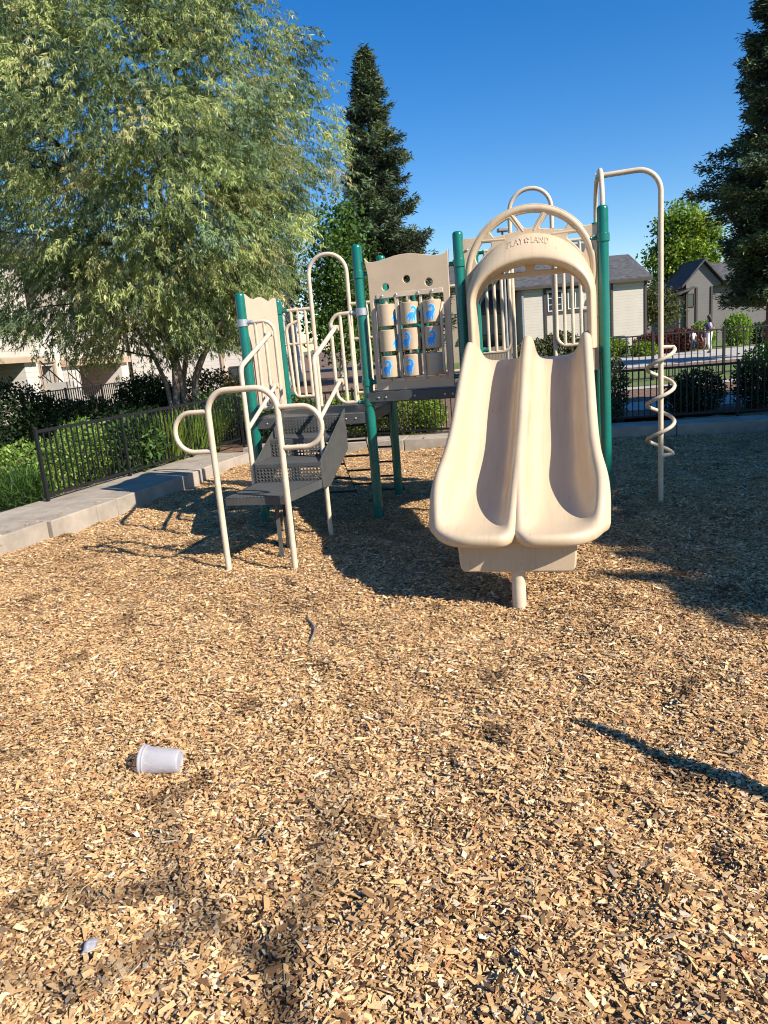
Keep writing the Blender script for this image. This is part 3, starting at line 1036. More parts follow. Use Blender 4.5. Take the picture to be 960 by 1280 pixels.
def hood_surf(x, y, e):
    """x along arc metres from crown, y up from the lip, e height above the surface"""
    kk = np.interp(y, [0, .13], [.222, .085])
    offs = [p[0] for p in hp_[:7]]
    rx = float(np.interp(kk, offs, [p[1] for p in hp_[:7]])); top = float(np.interp(kk, offs, [p[2] for p in hp_[:7]]))
    a = math.acos(max(-1, min(1, x / rx)))
    s_, z_, o_ = hood_pt(a, kk, rx, top)
    nrm = FH.n * .62 + Vector((0, 0, .78))
    return FH(s_, z_, o_) + nrm * e


b = MB()
for txt, x0, wd in (('PLAY', -.172, .135), ('LAND', .028, .145)):
    cu = bpy.data.curves.new('t', 'FONT'); cu.body = txt; cu.size = 1; cu.extrude = .05; cu.space_character = 1.0; cu.offset = .006
    vv, ff = curve_mesh(cu, lambda v: v)
    mnx = min(v.x for v in vv); mxx = max(v.x for v in vv); mxy = max(v.y for v in vv)
    b.add([hood_surf(x0 + (v.x - mnx) / (mxx - mnx) * wd, .022 + v.y / mxy * .062, .002 + v.z * .055) for v in vv], ff)
for k in range(5):
    a = 2 * PI * k / 5 + .3
    cx, cy = -.005 + .016 * math.cos(a), .053 + .022 * math.sin(a)
    pts = circle(cx, cy, .008, 8, .011)
    vv = [hood_surf(x, y, .0065) for x, y in pts] + [hood_surf(x, y, -.002) for x, y in pts]
    b.add(vv, [tuple(range(8))] + [(i, (i + 1) % 8, 8 + (i + 1) % 8, 8 + i) for i in range(8)])
b.build('lettering', M['slide'], slide, sharp=30)

# archway frame behind the hood
cz, ro_, ri = 2.165, .575, .505
out = [(.045, 1.30), (1.185, 1.30), (1.185, 2.30), (1.19, 2.515)]
a0 = math.asin((2.515 - cz) / ro_)
arc = [(HCn + ro_ * math.cos(a), cz + ro_ * math.sin(a)) for a in np.linspace(a0, PI - a0, 40)]
out += arc + [(.04, 2.515), (.045, 2.30)]
hl = [smooth_loop([(.135, 1.44), (1.095, 1.44), (1.095, 1.95), (1.0, 2.10), (.93, 2.145), (.30, 2.145), (.23, 2.10), (.135, 1.95)], .06)]
hl.append(smooth_loop([(.36, 2.19), (.585, 2.19), (.565, 2.25), (.46, 2.245)], .02))
hl.append(smooth_loop([(.645, 2.19), (.87, 2.19), (.77, 2.245), (.665, 2.25)], .02))


def mir(l): return [(2 * HCn - x, y) for x, y in l]


def arcpts(r, d0, d1, n=8): return [(HCn + r * math.cos(R(d)), cz + r * math.sin(R(d))) for d in np.linspace(d0, d1, n)]


hl.append(smooth_loop(arcpts(ri, 103, 77, 8) + [(HCn + .035, 2.545), (HCn - .035, 2.545)], .02))
side1 = arcpts(ri, 131, 109, 8) + [(HCn - .085, 2.535), (HCn - .30, 2.50)]
hl += [smooth_loop(side1, .02), smooth_loop(mir(side1), .02)]
side2 = [(.20, 2.30), (.165, 2.23), (.14, 2.18), (.10, 2.10), (.13, 2.12), (.25, 2.38), (.30, 2.40), (.28, 2.425), (.245, 2.415)]
side2 = arcpts(ri, 159, 141, 6) + [(.29, 2.462), (.295, 2.43), (.23, 2.37), (.165, 2.29)]
hl += [smooth_loop(side2, .015), smooth_loop(mir(side2), .015)]
vs, fs = plate(FH, out, hl, -.04, .014, .006)
b = MB(); b.add(vs, fs)
arch = b.build('archway_panel', M['slide'], ps)
b = MB()
rim = [FH(HCn + .54 * math.cos(a), cz + .54 * math.sin(a), -.008) for a in np.linspace(-.35, PI + .35, 50)]
b.tube(rim, .034, 12)
b.build('arch_rim', M['slide'], arch)
b = MB()
for sg in (-1, 1):
    b.tube([FH(HCn + sg * .045, 2.52, .0), FH(HCn + sg * .14, 2.665, .0)], .018, 10)
    b.tube([FH(HCn + sg * .20, 2.475, .0), FH(HCn + sg * .40, 2.48, .0)], .018, 10)
b.build('arch_spoke', M['slide'], arch)

for s1_, z1_ in ((.075, 2.42), (1.155, 2.42), (.07, 1.75), (1.16, 1.75)):
    b = MB(); b.lathe(FH(s1_, z1_, .013), FH.n, [(.013, 0), (.013, .005), (.007, .011), (.0005, .012)], 10)
    b.build('bolt', M['bolt'], arch)
# exit support box and leg
b = MB()
c0 = O3 + SD * 2.14
pts = []
for (x_, z_) in smooth_loop([(-.36, .20), (.36, .20), (.375, .43), (-.375, .43)], .05):
    pts.append(c0 + SW * x_ + Vector((0, 0, z_)))
b.extr(pts, SD * .22)
b.build('exit_support', M['slide'], slide, bevel=.012)
b = MB(); lg = O3 + SD * 2.30
b.lathe((lg.x + SW.x * .0, lg.y, -.2), (0, 0, 1), [(.045, 0), (.045, .48)], 20)
b.build('support_leg', M['beige_tube'], slide)

# --- stairs and transfer platform
A = Vector((-1.276, 5.946, 0)); B = Vector((-.775, 5.80, 0)); Cc = Vector((-.515, 6.40, 0)); Dd = Vector((-1.10, 6.54, 0))
SV = Vector((.225, .974, 0)).normalized()


def perf(b, p00, p10, p11, p01, nx, ny, hr=.33, margin=0):
    p00, p10, p11, p01 = map(Vector, (p00, p10, p11, p01))
    def q(u, v): return p00.lerp(p10, u).lerp(p01.lerp(p11, u), v)
    vs = []; fs = []
    for i in range(nx):
        for j in range(ny):
            cx, cy = i + .5, j + .5
            ob = [(-.5, -.5), (0, -.5), (.5, -.5), (.5, 0), (.5, .5), (0, .5), (-.5, .5), (-.5, 0)]
            bi = len(vs)
            for (x, y) in ob: vs.append(q((cx + x) / nx, (cy + y) / ny))
            if i < margin or j < margin or i >= nx - margin or j >= ny - margin:
                fs.append(tuple(bi + k for k in range(8))); continue
            for k in range(8):
                a = math.atan2(ob[k][1], ob[k][0])
                vs.append(q((cx + hr * math.cos(a)) / nx, (cy + hr * math.sin(a)) / ny))
            for k in range(8):
                k2 = (k + 1) % 8
                fs.append((bi + k, bi + k2, bi + 8 + k2, bi + 8 + k))
    b.add(vs, fs)


def zz(v, z): return Vector((v.x, v.y, z))


stairs = None
b = MB()
# stringers
rs0, rs1 = Cc, Cc + SV * .93
ls0, ls1 = Dd, Dd + SV * .87
for (q0, q1, sd_) in ((rs0, rs1, .008), (ls0, ls1, -.008)):
    th = Vector((SV.y, -SV.x, 0)) * sd_
    b.extr([zz(q0, .50), zz(q0, .745), zz(q1, 1.10), zz(q1, .70), zz(q0.lerp(q1, .22), .47)], th)
stairs = b.build('stairs', M['grey_deck'], ps, bevel=.003)
zt = [.57, .73, .89, 1.045]
for k in range(3):
    b = MB()
    f0 = .0 + .42 * k
    L0, R0 = Dd + SV * f0, Cc + SV * (f0)
    perf(b, zz(L0, zt[k] - .0), zz(R0, zt[k] - .0), zz(R0, zt[k + 1] - .012), zz(L0, zt[k + 1] - .012), 19, 5, .34, 0)
    o = b.build('riser', M['grey_deck'], stairs, fixn=False)
    sm_ = o.modifiers.new('s', 'SOLIDIFY'); sm_.thickness = .006
    if k < 2:
        b = MB()
        L1, R1 = L0 + SV * .42, R0 + SV * .42
        perf(b, zz(L0, zt[k + 1]), zz(R0, zt[k + 1]), zz(R1, zt[k + 1]), zz(L1, zt[k + 1]), 22, 16, .27, 1)
        nl = SV * -.004
        b.hexa([zz(L0 + nl, zt[k + 1] - .035), zz(R0 + nl, zt[k + 1] - .035), zz(R0 + SV * .006, zt[k + 1] - .035), zz(L0 + SV * .006, zt[k + 1] - .035),
                zz(L0 + nl, zt[k + 1] - .003), zz(R0 + nl, zt[k + 1] - .003), zz(R0 + SV * .006, zt[k + 1] - .003), zz(L0 + SV * .006, zt[k + 1] - .003)])
        o = b.build('tread', M['grey_deck'], stairs, fixn=False)
        sm_ = o.modifiers.new('s', 'SOLIDIFY'); sm_.thickness = .008
b = MB()
perf(b, zz(A, .57), zz(B, .57), zz(Cc, .57), zz(Dd, .57), 17, 20, .27, 1)
plat = b.build('transfer_platform', M['grey_deck'], ps, fixn=False)
sm_ = plat.modifiers.new('s', 'SOLIDIFY'); sm_.thickness = .008
b = MB()
cenp = (A + B + Cc + Dd) / 4
for q0, q1 in ((A, B), (B, Cc), (Cc, Dd), (Dd, A)):
    i0, i1 = q0.lerp(cenp, .02), q1.lerp(cenp, .02)
    b.hexa([zz(q0, .50), zz(q1, .50), zz(i1, .50), zz(i0, .50), zz(q0, .568), zz(q1, .568), zz(i1, .568), zz(i0, .568)])
b.build('platform_skirt', M['grey_deck'], plat, bevel=.004)
b = MB()
for (x_, y_, r_, mm) in ((-.905, 6.20, .016, 0),):
    b.box(x_ - r_, x_ + r_, y_ - r_, y_ + r_, -.15, .56)
b.build('support_post', M['grey_deck'], plat)
b = MB(); b.box(-.88, -.80, 6.36, 6.44, -.15, .55); b.build('support_post', M['black'], plat, bevel=.004)

# grab arch with two side loops
G0, G1 = (-1.301, 5.864), (-.731, 5.722)
FG = frame(G0, G1)
b = MB(); b.tube(fillet([FG(0, -.2), FG(.0, 1.43), FG(.575, 1.43), FG(.575, -.2)], .17, 10), .0245, 16)
ga = b.build('grab_arch', M['beige_tube'], ps)
for (s0, s1) in ((0, -.305), (.575, .915)):
    b = MB(); b.tube(fillet([FG(s0, 1.275), FG(s1, 1.275), FG(s1, .962), FG(s0, .962)], .155, 10), .0195, 14)
    b.build('side_loop', M['beige_tube'], ga)

# handrails with flattened brackets
def handrail(base, z0, ztop, loop_top, loop_low, zlow):
    b = MB()
    bv = Vector(base)
    b.tube(fillet([bv + Vector((0, 0, z0)), bv + Vector((0, 0, ztop)), loop_top], .09, 8), .0215, 14)
    b.tube(fillet([bv + Vector((0, 0, zlow)), loop_low], .05), .019, 12)
    o = b.build('handrail', M['beige_tube'], ps)
    for q in (loop_top, loop_low):
        c = MB(); n = (FA.n + Vector((0, 0, 0))).normalized()
        c.lathe(q - FA.u * .035, FA.u, [(.001, 0), (.026, .001), (.026, .07), (.001, .071)], 12)
        c.build('bracket', M['beige_tube'], o)


handrail((-.505, 6.70, 0), -.15, 1.60, FA(.93, 1.86, .02), FA(.93, 1.36, .02), 1.06)
handrail((-1.135, 6.60, 0), .45, 1.58, FA(.27, 1.86, .02), FA(.27, 1.36, .02), 1.04)

# chain net climber behind deck A
b = MB()
tops = [Vector((-.80, 8.56, .98)), Vector((-.47, 8.50, .98)), Vector((-.14, 8.44, .98)), Vector((.14, 8.36, .98))]
bots = [Vector((-.62, 8.62, -.05)), Vector((-.27, 8.56, -.05)), Vector((.02, 8.52, -.05)), Vector((.28, 8.46, -.05))]
net = None
chain_pts = []
for t_, bt in zip(tops, bots):
    pts = []
    for k in range(13):
        f = k / 12
        p = t_.lerp(bt, f); p.x -= .05 * math.sin(f * PI); p.y -= .10 * math.sin(f * PI)
        pts.append(p)
    chain_pts.append(pts)
    L0 = []
    for k in range(len(pts) * 4 - 4):
        f = k / 4; i = int(f)
        L0.append(pts[i].lerp(pts[i + 1], f - i))
    b.tube(L0, [.0085 if k % 2 else .0035 for k in range(len(L0))], 6)
net = b.build('net_climber', M['black'], ps)
for c in range(3):
    for k in range(1 + (c % 2), 12, 2):
        b = MB(); b.tube([chain_pts[c][k], chain_pts[c + 1][k]], .012, 8)
        b.build('rung', M['black'], net)

# ------------------------------------------------------------------ fences
def fence(label, A, B, z0, top, nb, pick=.095, r=.008, pr=.018, rail_low=.07, group=None):
    F = frame(A, B)
    t = thing('metal_fence', (*lerp2(A, B, .5), z0), label, 'fence', group)
    L = F.L
    for i in range(nb + 1):
        b = MB(); s = L * i / nb
        b.fbox(F, s - pr, s + pr, z0 - .05, top + .02, -pr, pr)
        b.lathe(F(s, top + .02, 0), (0, 0, 1), [(pr * 1.1, 0), (pr * .9, .012), (.001, .02)], 8)
        b.build('post', M['fence'], t)
    for zc, hh in ((top - .02, .018), (z0 + rail_low, .016)):
        b = MB(); b.fbox(F, pr, L - pr, zc - hh, zc + hh, -.014, .014)
        b.build('rail', M['fence'], t)
    for i in range(nb):
        b = MB()
        s0, s1 = L * i / nb + pr, L * (i + 1) / nb - pr
        n = max(1, int(round((s1 - s0) / pick)))
        for k in range(1, n):
            s = s0 + (s1 - s0) * k / n
            b.fbox(F, s - r, s + r, z0 + rail_low + .012, top - .034, -r, r)
        b.build('picket_panel', M['fence'], t)
    return t


FNC = (-2.42, 13.15)
fence('low black metal fence along the sidewalk at the left, in front of green shrubs', (-3.96, 8.73), FNC, .185, 1.03, 3, .093)
fence('long low black metal fence behind the back kerb of the chip bed', (FNC[0] + .06, FNC[1] - .02), (9.6, 10.78), .14, .965, 6, .092)
fence('taller black metal fence beyond the lawn strip, in front of the far path', (5.6, 20.3), (15.5, 20.9), .10, 1.33, 5, .17, .011, .03)


# ------------------------------------------------------------------ plants
def blob_points(lobes, n, shell=.55):
    w = np.array([l[1][0] * l[1][1] * l[1][2] for l in lobes]) ** .75; w /= w.sum()
    which = RNG.choice(len(lobes), n, p=w)
    C = np.array([l[0] for l in lobes])[which]; Rr = np.array([l[1] for l in lobes])[which]
    d = norm(RNG.normal(size=(n, 3)))
    r = RNG.uniform(0, 1, n) ** (1 / 3 * (1 - shell) + .08)
    r = np.clip(r + RNG.normal(0, .07, n), 0, 1.18)
    return C + d * Rr * r[:, None], d


def shrub(label, base, lobes, n, L, W, pal, group=None, upright=0, cat='shrub', name='shrub', mtl='leaf', stems=7, zmin=.1, lit_top=None):
    t = thing(name, base, label, cat, group)
    P, d = blob_points(lobes, n)
    P = P[P[:, 2] > zmin]; d = d[:len(P)]
    n = len(P)
    ctr = np.array([l[0] for l in lobes]).mean(0)
    out = norm(P - ctr)
    D = out * .5 + RNG.normal(size=(n, 3)) * .7 + np.array([0, 0, upright])
    LL = L * RNG.uniform(.6, 1.35, n)
    col = pick_cols(n, pal)
    if lit_top is not None:
        zt_ = np.quantile(P[:, 2], lit_top[0]); mk = (P[:, 2] + RNG.normal(0, .08, n) > zt_)
        col[mk] = pick_cols(mk.sum(), lit_top[1])
    me = leaf_mesh('foliage', P, D, LL, W * RNG.uniform(.7, 1.3, n), col)
    link('foliage', me, M[mtl], t)
    b = MB()
    for k in range(stems):
        l = lobes[k % len(lobes)]
        tip = Vector(l[0]) + Vector((random.uniform(-.6, .6) * l[1][0], random.uniform(-.6, .6) * l[1][1], random.uniform(0, .5) * l[1][2]))
        bs = Vector((base[0] + random.uniform(-.12, .12), base[1] + random.uniform(-.1, .1), base[2] - .03))
        b.tube([bs, bs.lerp(tip, .5) + Vector((random.uniform(-.05, .05), 0, .05)), tip], [.016, .011, .005], 5)
    b.build('stem', M['twig'], t)
    return t


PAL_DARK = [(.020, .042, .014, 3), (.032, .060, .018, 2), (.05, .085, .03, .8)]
PAL_MID = [(.06, .12, .025, 3), (.09, .17, .035, 2), (.035, .075, .02, 1.5)]
PAL_BRIGHT = [(.18, .29, .045, 3), (.25, .36, .07, 2), (.08, .14, .028, 2), (.28, .34, .10, .6)]
PAL_YG = [(.20, .28, .04, 3), (.14, .22, .03, 2), (.28, .34, .06, 1.2), (.08, .13, .025, 1)]
PAL_RED = [(.11, .026, .024, 3), (.19, .045, .04, 1.2), (.05, .02, .016, 2.4), (.05, .06, .02, 1.4)]
PAL_REDG = [(.05, .07, .02, 3), (.11, .065, .03, 2), (.16, .06, .03, .8), (.03, .045, .014, 2)]
PAL_OLIVE = [(.07, .09, .03, 3), (.11, .12, .045, 2), (.16, .13, .05, 1), (.04, .05, .02, 2)]

# leafy bushes left of and behind the left fence
shrub('bright green leafy bush at the near end of the left fence', (-4.55, 9.6, .1), [((-4.62, 9.75, .45), (.62, .55, .36)), ((-4.3, 9.3, .36), (.35, .35, .26))], 3800, .07, .03, PAL_BRIGHT)
shrub('tall loose green bush behind the first bay of the left fence', (-4.05, 10.15, .1), [((-4.1, 10.3, .50), (.42, .6, .40)), ((-4.3, 10.9, .56), (.4, .5, .40))], 4600, .065, .028, PAL_BRIGHT)
shrub('green leafy bush showing through the middle of the left fence', (-3.55, 10.9, .1), [((-3.55, 10.9, .52), (.4, .55, .42))], 2300, .095, .04, PAL_MID)
shrub('feathery low bush spilling over the sidewalk edge left of the fence end', (-4.35, 8.95, .1), [((-4.4, 8.95, .26), (.38, .28, .24))], 2400, .14, .012, PAL_MID, upright=.7)


def straps(label, base, spread, n, L, pal):
    t = thing('strap_plant', base, label, 'plant', 'strap leaved plants behind the left fence')
    q = 5
    ang = RNG.uniform(0, 2 * PI, n); rr = np.sqrt(RNG.uniform(0, 1, n))
    B0 = np.stack([base[0] + np.cos(ang) * rr * spread * .45, base[1] + np.sin(ang) * rr * spread * .45, np.full(n, base[2])], -1)
    lean = RNG.uniform(.1, .55, n); LL = L * RNG.uniform(.6, 1.15, n)
    dr = np.stack([np.cos(ang), np.sin(ang), np.zeros(n)], -1)
    sd_ = np.stack([-np.sin(ang), np.cos(ang), np.zeros(n)], -1)
    V = np.empty((n, q * 2, 3))
    for k in range(q):
        f = k / (q - 1)
        c = B0 + dr * (LL * (lean * f + .35 * lean * f ** 3))[:, None] + np.array([0, 0, 1]) * (LL * (f - .45 * lean * f ** 2.4))[:, None]
        wv = .009 * (1 - f * .85)
        V[:, 2 * k] = c + sd_ * wv; V[:, 2 * k + 1] = c - sd_ * wv
    b = (np.arange(n) * q * 2)[:, None, None]
    F = np.array([[2 * k, 2 * k + 1, 2 * k + 3, 2 * k + 2] for k in range(q - 1)])[None] + b
    me = np_mesh('blade', V.reshape(-1, 3), F.reshape(-1, 4), np.repeat(pick_cols(n, pal), q * 2, axis=0))
    o = link('blades', me, M['leaf'], t)
    return t


straps('upright strap leaved plant behind the left fence, nearest the leafy bushes', (-3.3, 11.55, .1), .6, 620, .86, PAL_YG)
straps('upright strap leaved plant behind the left fence, in the middle of its row', (-3.1, 12.2, .1), .6, 620, .84, PAL_BRIGHT)
straps('upright strap leaved plant behind the left fence, nearest the tree trunk', (-2.95, 12.8, .1), .5, 520, .75, PAL_YG)

# dark hedges under the trees
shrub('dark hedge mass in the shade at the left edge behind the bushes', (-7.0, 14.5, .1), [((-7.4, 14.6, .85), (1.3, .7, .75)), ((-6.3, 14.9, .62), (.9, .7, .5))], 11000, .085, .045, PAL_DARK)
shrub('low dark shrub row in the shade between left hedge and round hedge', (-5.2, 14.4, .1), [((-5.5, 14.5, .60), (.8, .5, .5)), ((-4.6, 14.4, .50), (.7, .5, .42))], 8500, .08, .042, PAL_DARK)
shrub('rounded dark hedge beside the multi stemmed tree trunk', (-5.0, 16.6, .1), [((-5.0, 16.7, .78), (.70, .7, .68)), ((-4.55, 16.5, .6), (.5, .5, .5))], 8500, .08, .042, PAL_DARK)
shrub('reddish green clipped hedge right of the tree trunk', (-3.5, 16.9, .1), [((-3.6, 17.0, .85), (.75, .6, .58)), ((-2.9, 16.8, .72), (.6, .5, .5))], 6000, .075, .04, PAL_REDG)
shrub('green bush behind the fence corner, under the reddish hedge', (-3.0, 14.6, .1), [((-3.0, 14.7, .55), (.7, .5, .5)), ((-2.2, 14.3, .5), (.6, .5, .45))], 5200, .08, .045, PAL_MID)
# bushes behind the back fence seen under the decks
shrub('green bush behind the back fence, seen below the stairs', (-1.5, 13.5, .1), [((-1.6, 13.6, .48), (.75, .42, .42))], 4200, .075, .038, PAL_MID)
shrub('bright yellow green bush behind the back fence, seen below the left deck', (-.3, 13.3, .1), [((-.4, 13.4, .46), (.65, .42, .42))], 4200, .07, .035, PAL_YG)
shrub('bright yellow green bush behind the back fence, seen under the cylinder panel', (.75, 13.15, .1), [((.55, 13.25, .48), (.55, .42, .45)), ((.95, 13.15, .38), (.28, .3, .3))], 4800, .065, .033, PAL_YG)
shrub('narrow olive shrub behind the fence beside the right green post', (4.05, 12.6, .1), [((4.0, 12.55, .62), (.22, .25, .58)), ((3.6, 12.7, .4), (.3, .25, .35))], 3000, .07, .033, PAL_OLIVE)
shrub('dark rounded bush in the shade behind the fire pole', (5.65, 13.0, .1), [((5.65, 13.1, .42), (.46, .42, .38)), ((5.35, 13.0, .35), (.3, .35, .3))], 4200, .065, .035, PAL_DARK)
t_ = shrub('boxy clipped hedge with sunlit top coloured yellow green at the right edge behind the fence', (6.95, 12.75, .1), [((6.75, 12.75, .66), (.58, .5, .52)), ((7.6, 12.75, .66), (.7, .5, .52)), ((6.5, 12.7, .48), (.38, .45, .42))], 8500, .065, .036, PAL_DARK, lit_top=(.72, PAL_YG))  # sunlit top and shaded front put into the leaf colours

# far shrubs by the houses
shrub('dark red leaved shrub row by the far path', (14.6, 36.2, .1), [((13.6, 36.4, .60), (1.0, .6, .50)), ((15.0, 36.6, .66), (1.1, .6, .52))], 5200, .16, .08, PAL_RED)
shrub('small yellow green shrub in front of the red shrubs', (12.9, 35.2, .1), [((12.7, 35.3, .38), (.6, .4, .38))], 1800, .13, .06, PAL_YG)
shrub('light green upright shrub right behind the walking adult', (16.6, 37.9, .1), [((16.6, 38.0, .75), (.62, .5, .68))], 2600, .14, .07, PAL_BRIGHT)
shrub('light green upright shrub under the large conifer', (18.6, 38.4, .1), [((18.6, 38.5, .85), (.7, .6, .82))], 2800, .14, .07, PAL_BRIGHT)
shrub('dark shrub between light green shrub and conifer trunk', (20.0, 38.6, .1), [((20.0, 38.7, .6), (.7, .6, .55))], 1800, .14, .07, PAL_DARK)
shrub('low yellow green shrub beside the air conditioner', (11.6, 37.0, .1), [((11.7, 37.2, .52), (.9, .5, .48))], 2200, .14, .07, PAL_YG)
shrub('olive and bronze bush below the house windows, seen through the slide opening', (8.6, 37.5, .1), [((8.1, 37.6, .62), (1.0, .7, .62)), ((9.4, 37.6, .75), (1.0, .7, .78)), ((10.4, 37.5, .5), (.7, .6, .5))], 6500, .15, .075, PAL_OLIVE)


# --- trees
def limb_path(a, b_, bend=.25, n=7):
    a, b_ = Vector(a), Vector(b_)
    L = (b_ - a).length
    o = Vector((random.uniform(-1, 1), random.uniform(-1, 1), random.uniform(-.2, .6))) * L * bend * .5
    return [a.lerp(b_, k / (n - 1)) + o * math.sin(k / (n - 1) * PI) + Vector((random.uniform(-1, 1), random.uniform(-1, 1), 0)) * L * .012 for k in range(n)]


def weeping_tree():
    base = Vector((-3.85, 15.1, .1))
    t = thing('weeping_tree', base, 'large willowy tree with narrow drooping yellow green leaves and several stems', 'tree')
    ax = base.x - .15

    def Rz(z):
        return float(np.interp(z, [1.9, 2.3, 2.9, 3.5, 4.2, 5.0, 6.2, 6.8, 7.4, 8.2, 9.2, 10.2, 10.7], [1.0, 1.9, 2.6, 2.8, 3.1, 3.4, 3.5, 3.15, 2.65, 2.35, 1.8, .9, .2]))
    b = MB()
    stems = []
    tips = [(-.35, -.2, 4.2, .10), (.12, .3, 5.0, .115), (.42, -.25, 4.8, .085), (1.5, -.2, 2.7, .10), (-.8, -.3, 3.8, .06), (.2, .9, 4.2, .07)]
    for i, (dx, dy, dz, r0) in enumerate(tips):
        bs = base + Vector((dx * .16 + random.uniform(-.06, .06), dy * .16, -.1))
        kn_ = base + Vector((dx * .22 + random.uniform(-.05, .05), dy * .22, 1.15))
        p = limb_path(bs, kn_, .05, 4)[:-1] + limb_path(kn_, base + Vector((dx, dy, dz)), .14, 6)
        b.tube(p, [r0 * 1.25] + [r0 * (1 - .085 * k) for k in range(1, 9)], 9)
        stems.append(p)
        p2 = limb_path(p[-1], p[-1] + Vector((dx * .6, dy * .6, random.uniform(2.0, 3.6))), .2, 7)
        b.tube(p2, [r0 * .33 * (1 - .13 * k) for k in range(7)], 6); stems.append(p2)
    tr = b.build('trunk', M['bark'], t, sharp=180)
    cen = []
    nC = 1750
    while len(cen) < nC:
        z = random.uniform(2.0, 10.7) if random.random() > .05 else random.uniform(1.9, 3.4)
        rr = Rz(z)
        if random.random() > (rr / 3.5) ** 1.5: continue
        a = random.uniform(0, 2 * PI); f = random.random() ** .40
        lump = 1 + .09 * math.sin(3 * a + z * 1.1) + .09 * math.sin(7 * a - z * 2.3) + .06 * math.sin(z * 4 + a)
        xx = ax + math.cos(a) * rr * f * lump
        if z < 4.5 and xx < ax: xx = ax + (xx - ax) * 1.22
        cen.append((xx, base.y + math.sin(a) * rr * f * lump, z + random.uniform(-.2, .2)))
    cen = np.array(cen)
    b = MB()
    pts = [q for p in stems for q in p[3:]]
    for c in cen[RNG.choice(nC, 150, replace=False)]:
        c = Vector(c)
        cand = [q for q in pts if q.z < c.z + .3]
        if not cand: continue
        q = min(cand, key=lambda v: (v - c).length)
        if (q - c).length > 3.4: continue
        p = limb_path(q, c + Vector((0, 0, .15)), .2, 6)
        b.tube(p, [.026, .021, .016, .012, .008, .004], 5)
    b.build('branches', M['twig'], tr, sharp=180)
    ns, nl = 17, 15
    st = np.repeat(cen, ns, axis=0) + RNG.normal(size=(nC * ns, 3)) * np.array([.165, .165, .14])
    out = norm(np.repeat(cen - np.array([ax, base.y, 4.8]), ns, axis=0) + RNG.normal(size=(nC * ns, 3)) * .5) * np.array([1, 1, .35])
    sl_ = RNG.uniform(.04, .19, nC * ns)
    ccol = np.repeat(pick_cols(nC, [(.27, .325, .125, 3), (.40, .44, .17, 2.3), (.11, .155, .065, 2.6), (.19, .265, .14, 1.6), (.44, .42, .19, 1.0)], .2), ns, axis=0)
    f = RNG.uniform(0, 1, (nC * ns, nl))
    P = st[:, None, :] + out[:, None, :] * (f * .20)[..., None] + np.array([0, 0, -1]) * (f ** 1.3 * sl_[:, None])[..., None]
    P = P.reshape(-1, 3); n = len(P)
    outl = np.repeat(out, nl, axis=0)
    D = np.array([0, 0, -.70]) + outl * .36 + RNG.normal(size=(n, 3)) * .40
    col = np.repeat(ccol, nl, axis=0) * (1 + RNG.normal(size=(n, 1)) * .16)
    me = leaf_mesh('crown', P, D, RNG.uniform(.06, .125, n), RNG.uniform(.013, .024, n), np.clip(col, .01, .75))
    link('crown', me, M['leaf'], t)
    print('weeping leaves', n)


weeping_tree()


def conifer(label, base, H, prof, n_br, per, L, W, pal, trunk_r=.3, name='redwood_tree', zlow=1.0, droop=.25):
    t = thing(name, base, label, 'tree')
    base = Vector(base)
    b = MB()
    b.tube([base + Vector((0, 0, -.2 if k == 0 else H * k / 8)) + Vector((random.uniform(-.04, .04), random.uniform(-.04, .04), 0)) for k in range(9)],
           [trunk_r * (1 - .95 * (k / 8) ** .9) + .012 for k in range(9)], 10)
    tr = b.build('trunk', M['redbark'], t, sharp=180)
    b = MB()
    PP = []; DD = []; CC = []
    zs = zlow + (H - zlow) * RNG.uniform(0, 1, n_br) ** 1.15
    for i, z in enumerate(zs):
        fr = z / H
        rr = float(np.interp(fr, *prof)) * random.uniform(.62, 1.12) * (1 + .12 * math.sin(z * 2.1 + i % 3))
        a = random.uniform(0, 2 * PI)
        d = np.array([math.cos(a), math.sin(a), 0])
        p0 = np.array([base.x, base.y, base.z + z])
        up = random.uniform(-.05, .28) + .5 * max(0, fr - .75) / .25
        end = p0 + d * rr + np.array([0, 0, rr * up])
        mid = p0 + d * rr * .55 + np.array([0, 0, rr * (up * .55) - droop * .12 * rr])
        if rr > .35: b.tube([p0, mid, end], [.035 * rr / 2 + .012, .02, .006], 4)
        m_ = int(per * (rr + .25))
        f = RNG.uniform(.12, 1.03, m_) ** .75
        c = (1 - f)[:, None] ** 2 * p0 + (2 * f * (1 - f))[:, None] * mid + (f ** 2)[:, None] * end
        wdt = .11 + .24 * rr * .35
        side = np.array([-d[1], d[0], 0])
        c = c + side * (RNG.normal(0, 1, m_) * wdt * (1.05 - f * .7))[:, None] + np.array([0, 0, 1]) * RNG.normal(-.05, .10, m_)[:, None] + d * RNG.normal(0, .08, m_)[:, None]
        PP.append(c)
        DD.append(d * .6 + side * RNG.normal(0, .7, m_)[:, None] + np.array([0, 0, -.05]) + RNG.normal(0, .4, (m_, 3)))
        CC.append(np.repeat(pick_cols(1, pal, .2), m_, axis=0))
    b.build('branches', M['twig'], tr, sharp=180)
    P = np.concatenate(PP); D = np.concatenate(DD); n = len(P)
    col = np.clip(np.concatenate(CC) * (1 + RNG.normal(size=(n, 1)) * .2), .006, .5)
    me = leaf_mesh('crown', P, D, L * RNG.uniform(.6, 1.3, n), W * RNG.uniform(.7, 1.3, n), col)
    link('crown', me, M['needle'], t)
    print('conifer', n)


